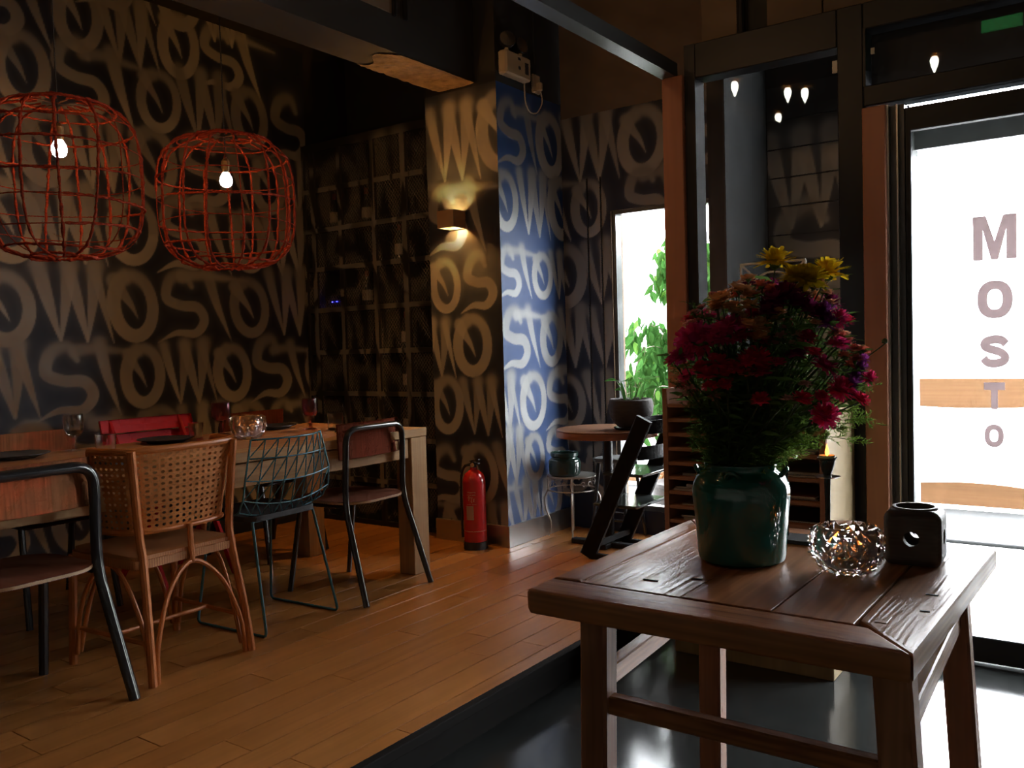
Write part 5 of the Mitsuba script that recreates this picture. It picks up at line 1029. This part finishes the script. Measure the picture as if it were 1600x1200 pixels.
# ------------------------------------------------------------------ other things on the square table
b, zi = diamond_bowl(-.470, 1.792, GZ + .0006, .0665, .094, 'large cut glass bowl with a lit candle, beside the dark block on the square table', 'cut glass candle bowls', n=18, rows=9)
tealight(b, -.470, 1.792, zi, FL)
mat('dark_block', base=woodfn((.032, .023, .017), (.075, .055, .042), 0, 1.5), roughness=.5)
from manifold3d import Manifold, CrossSection
def rounded_block(w, h, c, e):
    if c > 0: return Manifold.hull(sum([Manifold.sphere(c, 24).translate([sx * (w / 2 - c), sy * (w / 2 - c), z]) for sx in (-1, 1) for sy in (-1, 1) for z in (e, h - c)], Manifold())).trim_by_plane([0, 0, 1], 0)
    P = [(sx * (w / 2 - dx), sy * (w / 2 - dy), z) for sx in (-1, 1) for sy in (-1, 1) for dx, dy, z in ((c, 0, e), (0, c, e), (c, 0, h - e * 1.3), (0, c, h - e * 1.3), (c + e, e, 0), (e, c + e, 0), (c + e * 1.3, e * 1.3, h), (e * 1.3, c + e * 1.3, h))]
    return Manifold.hull_points(np.array(P, float))
blk = rounded_block(.110, .112, .020, .014)
ax = Manifold.cylinder(.2, .0155, .0155, 28, True)
blk = blk - Manifold.cylinder(.105, .036, .036, 40).translate([0, 0, .012]) - ax.rotate([90, 0, 0]).translate([0, 0, .055]) - ax.rotate([0, 90, 0]).translate([0, 0, .055])
blk = blk + (Manifold.cylinder(.004, .044, .043, 40) - Manifold.cylinder(.01, .037, .037, 40).translate([0, 0, -.003])).translate([0, 0, .111])
mm = blk.to_mesh(); bm = (np.array(mm.vert_properties[:, :3]), np.array(mm.tri_verts))
t = thing('candle_block', 'dark square wooden candle block pierced by round holes, at the right of the square table', 'candle holder')
put(t, 'block', mv(rt(bm, (0, 0, 1), 3), (-.375, 1.958, GZ + .0006)), 'dark_block', smooth=25)
def ring(x0, y0, z, R, r): return tube([(x0 + R * math.cos(a), y0 + R * math.sin(a), z) for a in np.linspace(0, 2 * PI, 32, endpoint=False)], r, 7, closed=True)
t = thing('candlestick', 'tall black metal candlestick with a burning tea light behind the glass bowl', 'candlestick'); kx, ky = -.592, 2.095
put(t, 'foot', lathe([(0, 0), (.036, 0), (.036, .004), (.012, .008), (0, .009)], 28, (kx, ky, GZ + .0006)), 'steel_black')
put(t, 'stem', lathe([(.0055, .006), (.0065, .10), (.008, .150), (.010, .150)], 12, (kx, ky, GZ)), 'steel_black')
put(t, 'saucer', lathe([(.008, .146), (.026, .143), (.029, .146), (.026, .1455), (.008, .1485)], 28, (kx, ky, GZ)), 'chrome', label='pale round drip saucer')
put(t, 'cup', lathe([(.009, .150), (.013, .160), (.0205, .190), (.0225, .190), (.0215, .187), (.008, .180), (0, .180)], 24, (kx, ky, GZ)), 'steel_black')
tealight(t, kx, ky, GZ + .1815, FL, .0185, .014)
t = thing('candlestick', 'thin black rod candlestick on a flat square foot, half hidden by the vase', 'candlestick'); kx, ky = -.668, 2.035
put(t, 'foot', box(kx - .006, kx + .078, ky - .05, ky + .03, GZ + .0006, GZ + .009, .001), 'steel_black')
put(t, 'rod', tube([(kx, ky, GZ + .005), (kx, ky, GZ + .195)], .0026, 8), 'steel_black')
put(t, 'drip_ring', lathe([(.002, .190), (.022, .193), (.026, .199), (.022, .196), (.002, .193)], 24, (kx, ky, GZ)), 'chrome')

# ------------------------------------------------------------------ fig tree outside the tall window
mat('bark', base=mikit.proc(lambda p, n, uv: mix((.28, .24, .20), (.46, .42, .37), fbm(p.x * 20, p.y * 20, p.z * 8, 3))), roughness=.9)
t = thing('fig_tree', 'leafy green fig tree standing outside the tall window', 'tree')
g = np.random.default_rng(5); tx, ty = -2.50, 5.5
put(t, 'planter', lathe([(0, 0), (.16, 0), (.20, .05), (.23, .30), (.22, .32), (.20, .30), (0, .28)], 28, (tx, ty, 0.0005)), 'pot_dark')
put(t, 'trunk', tube(smoothpath([(tx, ty, .27), (tx - .04, ty, .6), (tx + .02, ty, 1.0), (tx + .05, ty, 1.5)], 6), np.linspace(.03, .015, 19), 8), 'bark')
put(t, 'branch', tube(smoothpath([(tx - .02, ty, .5), (tx - .28, ty, .75), (tx - .37, ty, 1.0), (tx - .30, ty + .02, 1.25)], 6), np.linspace(.022, .012, 19), 8), 'bark')
tips = []
for i in range(110):
    a = g.uniform(0, 2 * PI); rr = math.sqrt(g.uniform(0, 1)); z = g.uniform(.75, 1.98)
    wd = np.interp(z, [.7, 1.0, 1.4, 1.8, 2.05], [.55, .66, .54, .36, .14])
    e = np.array([tx + .06 + (z - 1.2) * .10 + wd * rr * math.cos(a), ty + wd * .8 * rr * math.sin(a), z]); b = np.array([tx + g.normal(0, .02), ty, max(.6, z - g.uniform(.1, .3))])
    q = smoothpath([b, (b + e) / 2 + [0, 0, .08], e, e + [.03 * math.cos(a), .03 * math.sin(a), -.10]], 5); tips.append(q)
    put(t, 'twig', tube(q, np.linspace(.005, .0015, len(q)), 5), 'bark')
lv = [mikit.ply(leaf(.10, .050, .22, 6), m, smooth=True) for m in ('leaf_ficus', 'leaf_ficus_light')]; rest = []; cnt = 0
for i in range(3200):
    q = tips[g.integers(0, 110)]; p = q[g.integers(4, len(q))] + g.normal(0, .03, 3); a = g.uniform(0, 2 * PI); d = (math.cos(a) * .6, math.sin(a) * .6, -1.0 + g.normal(0, .35)); sc = g.uniform(.7, 1.15); rl = g.uniform(-2, 2)
    if i < 290 : put(t, 'leaf', lv[1 if g.random() < .4 else 0], None, tw=otw(p, d, rl, sc))
    else:
        m = leaf(.10 * sc, .050 * sc, .22, 4); rest.append(orient(m, p, d, rl))
put(t, 'foliage', cat(rest), 'leaf_ficus', smooth=False, kind='stuff')
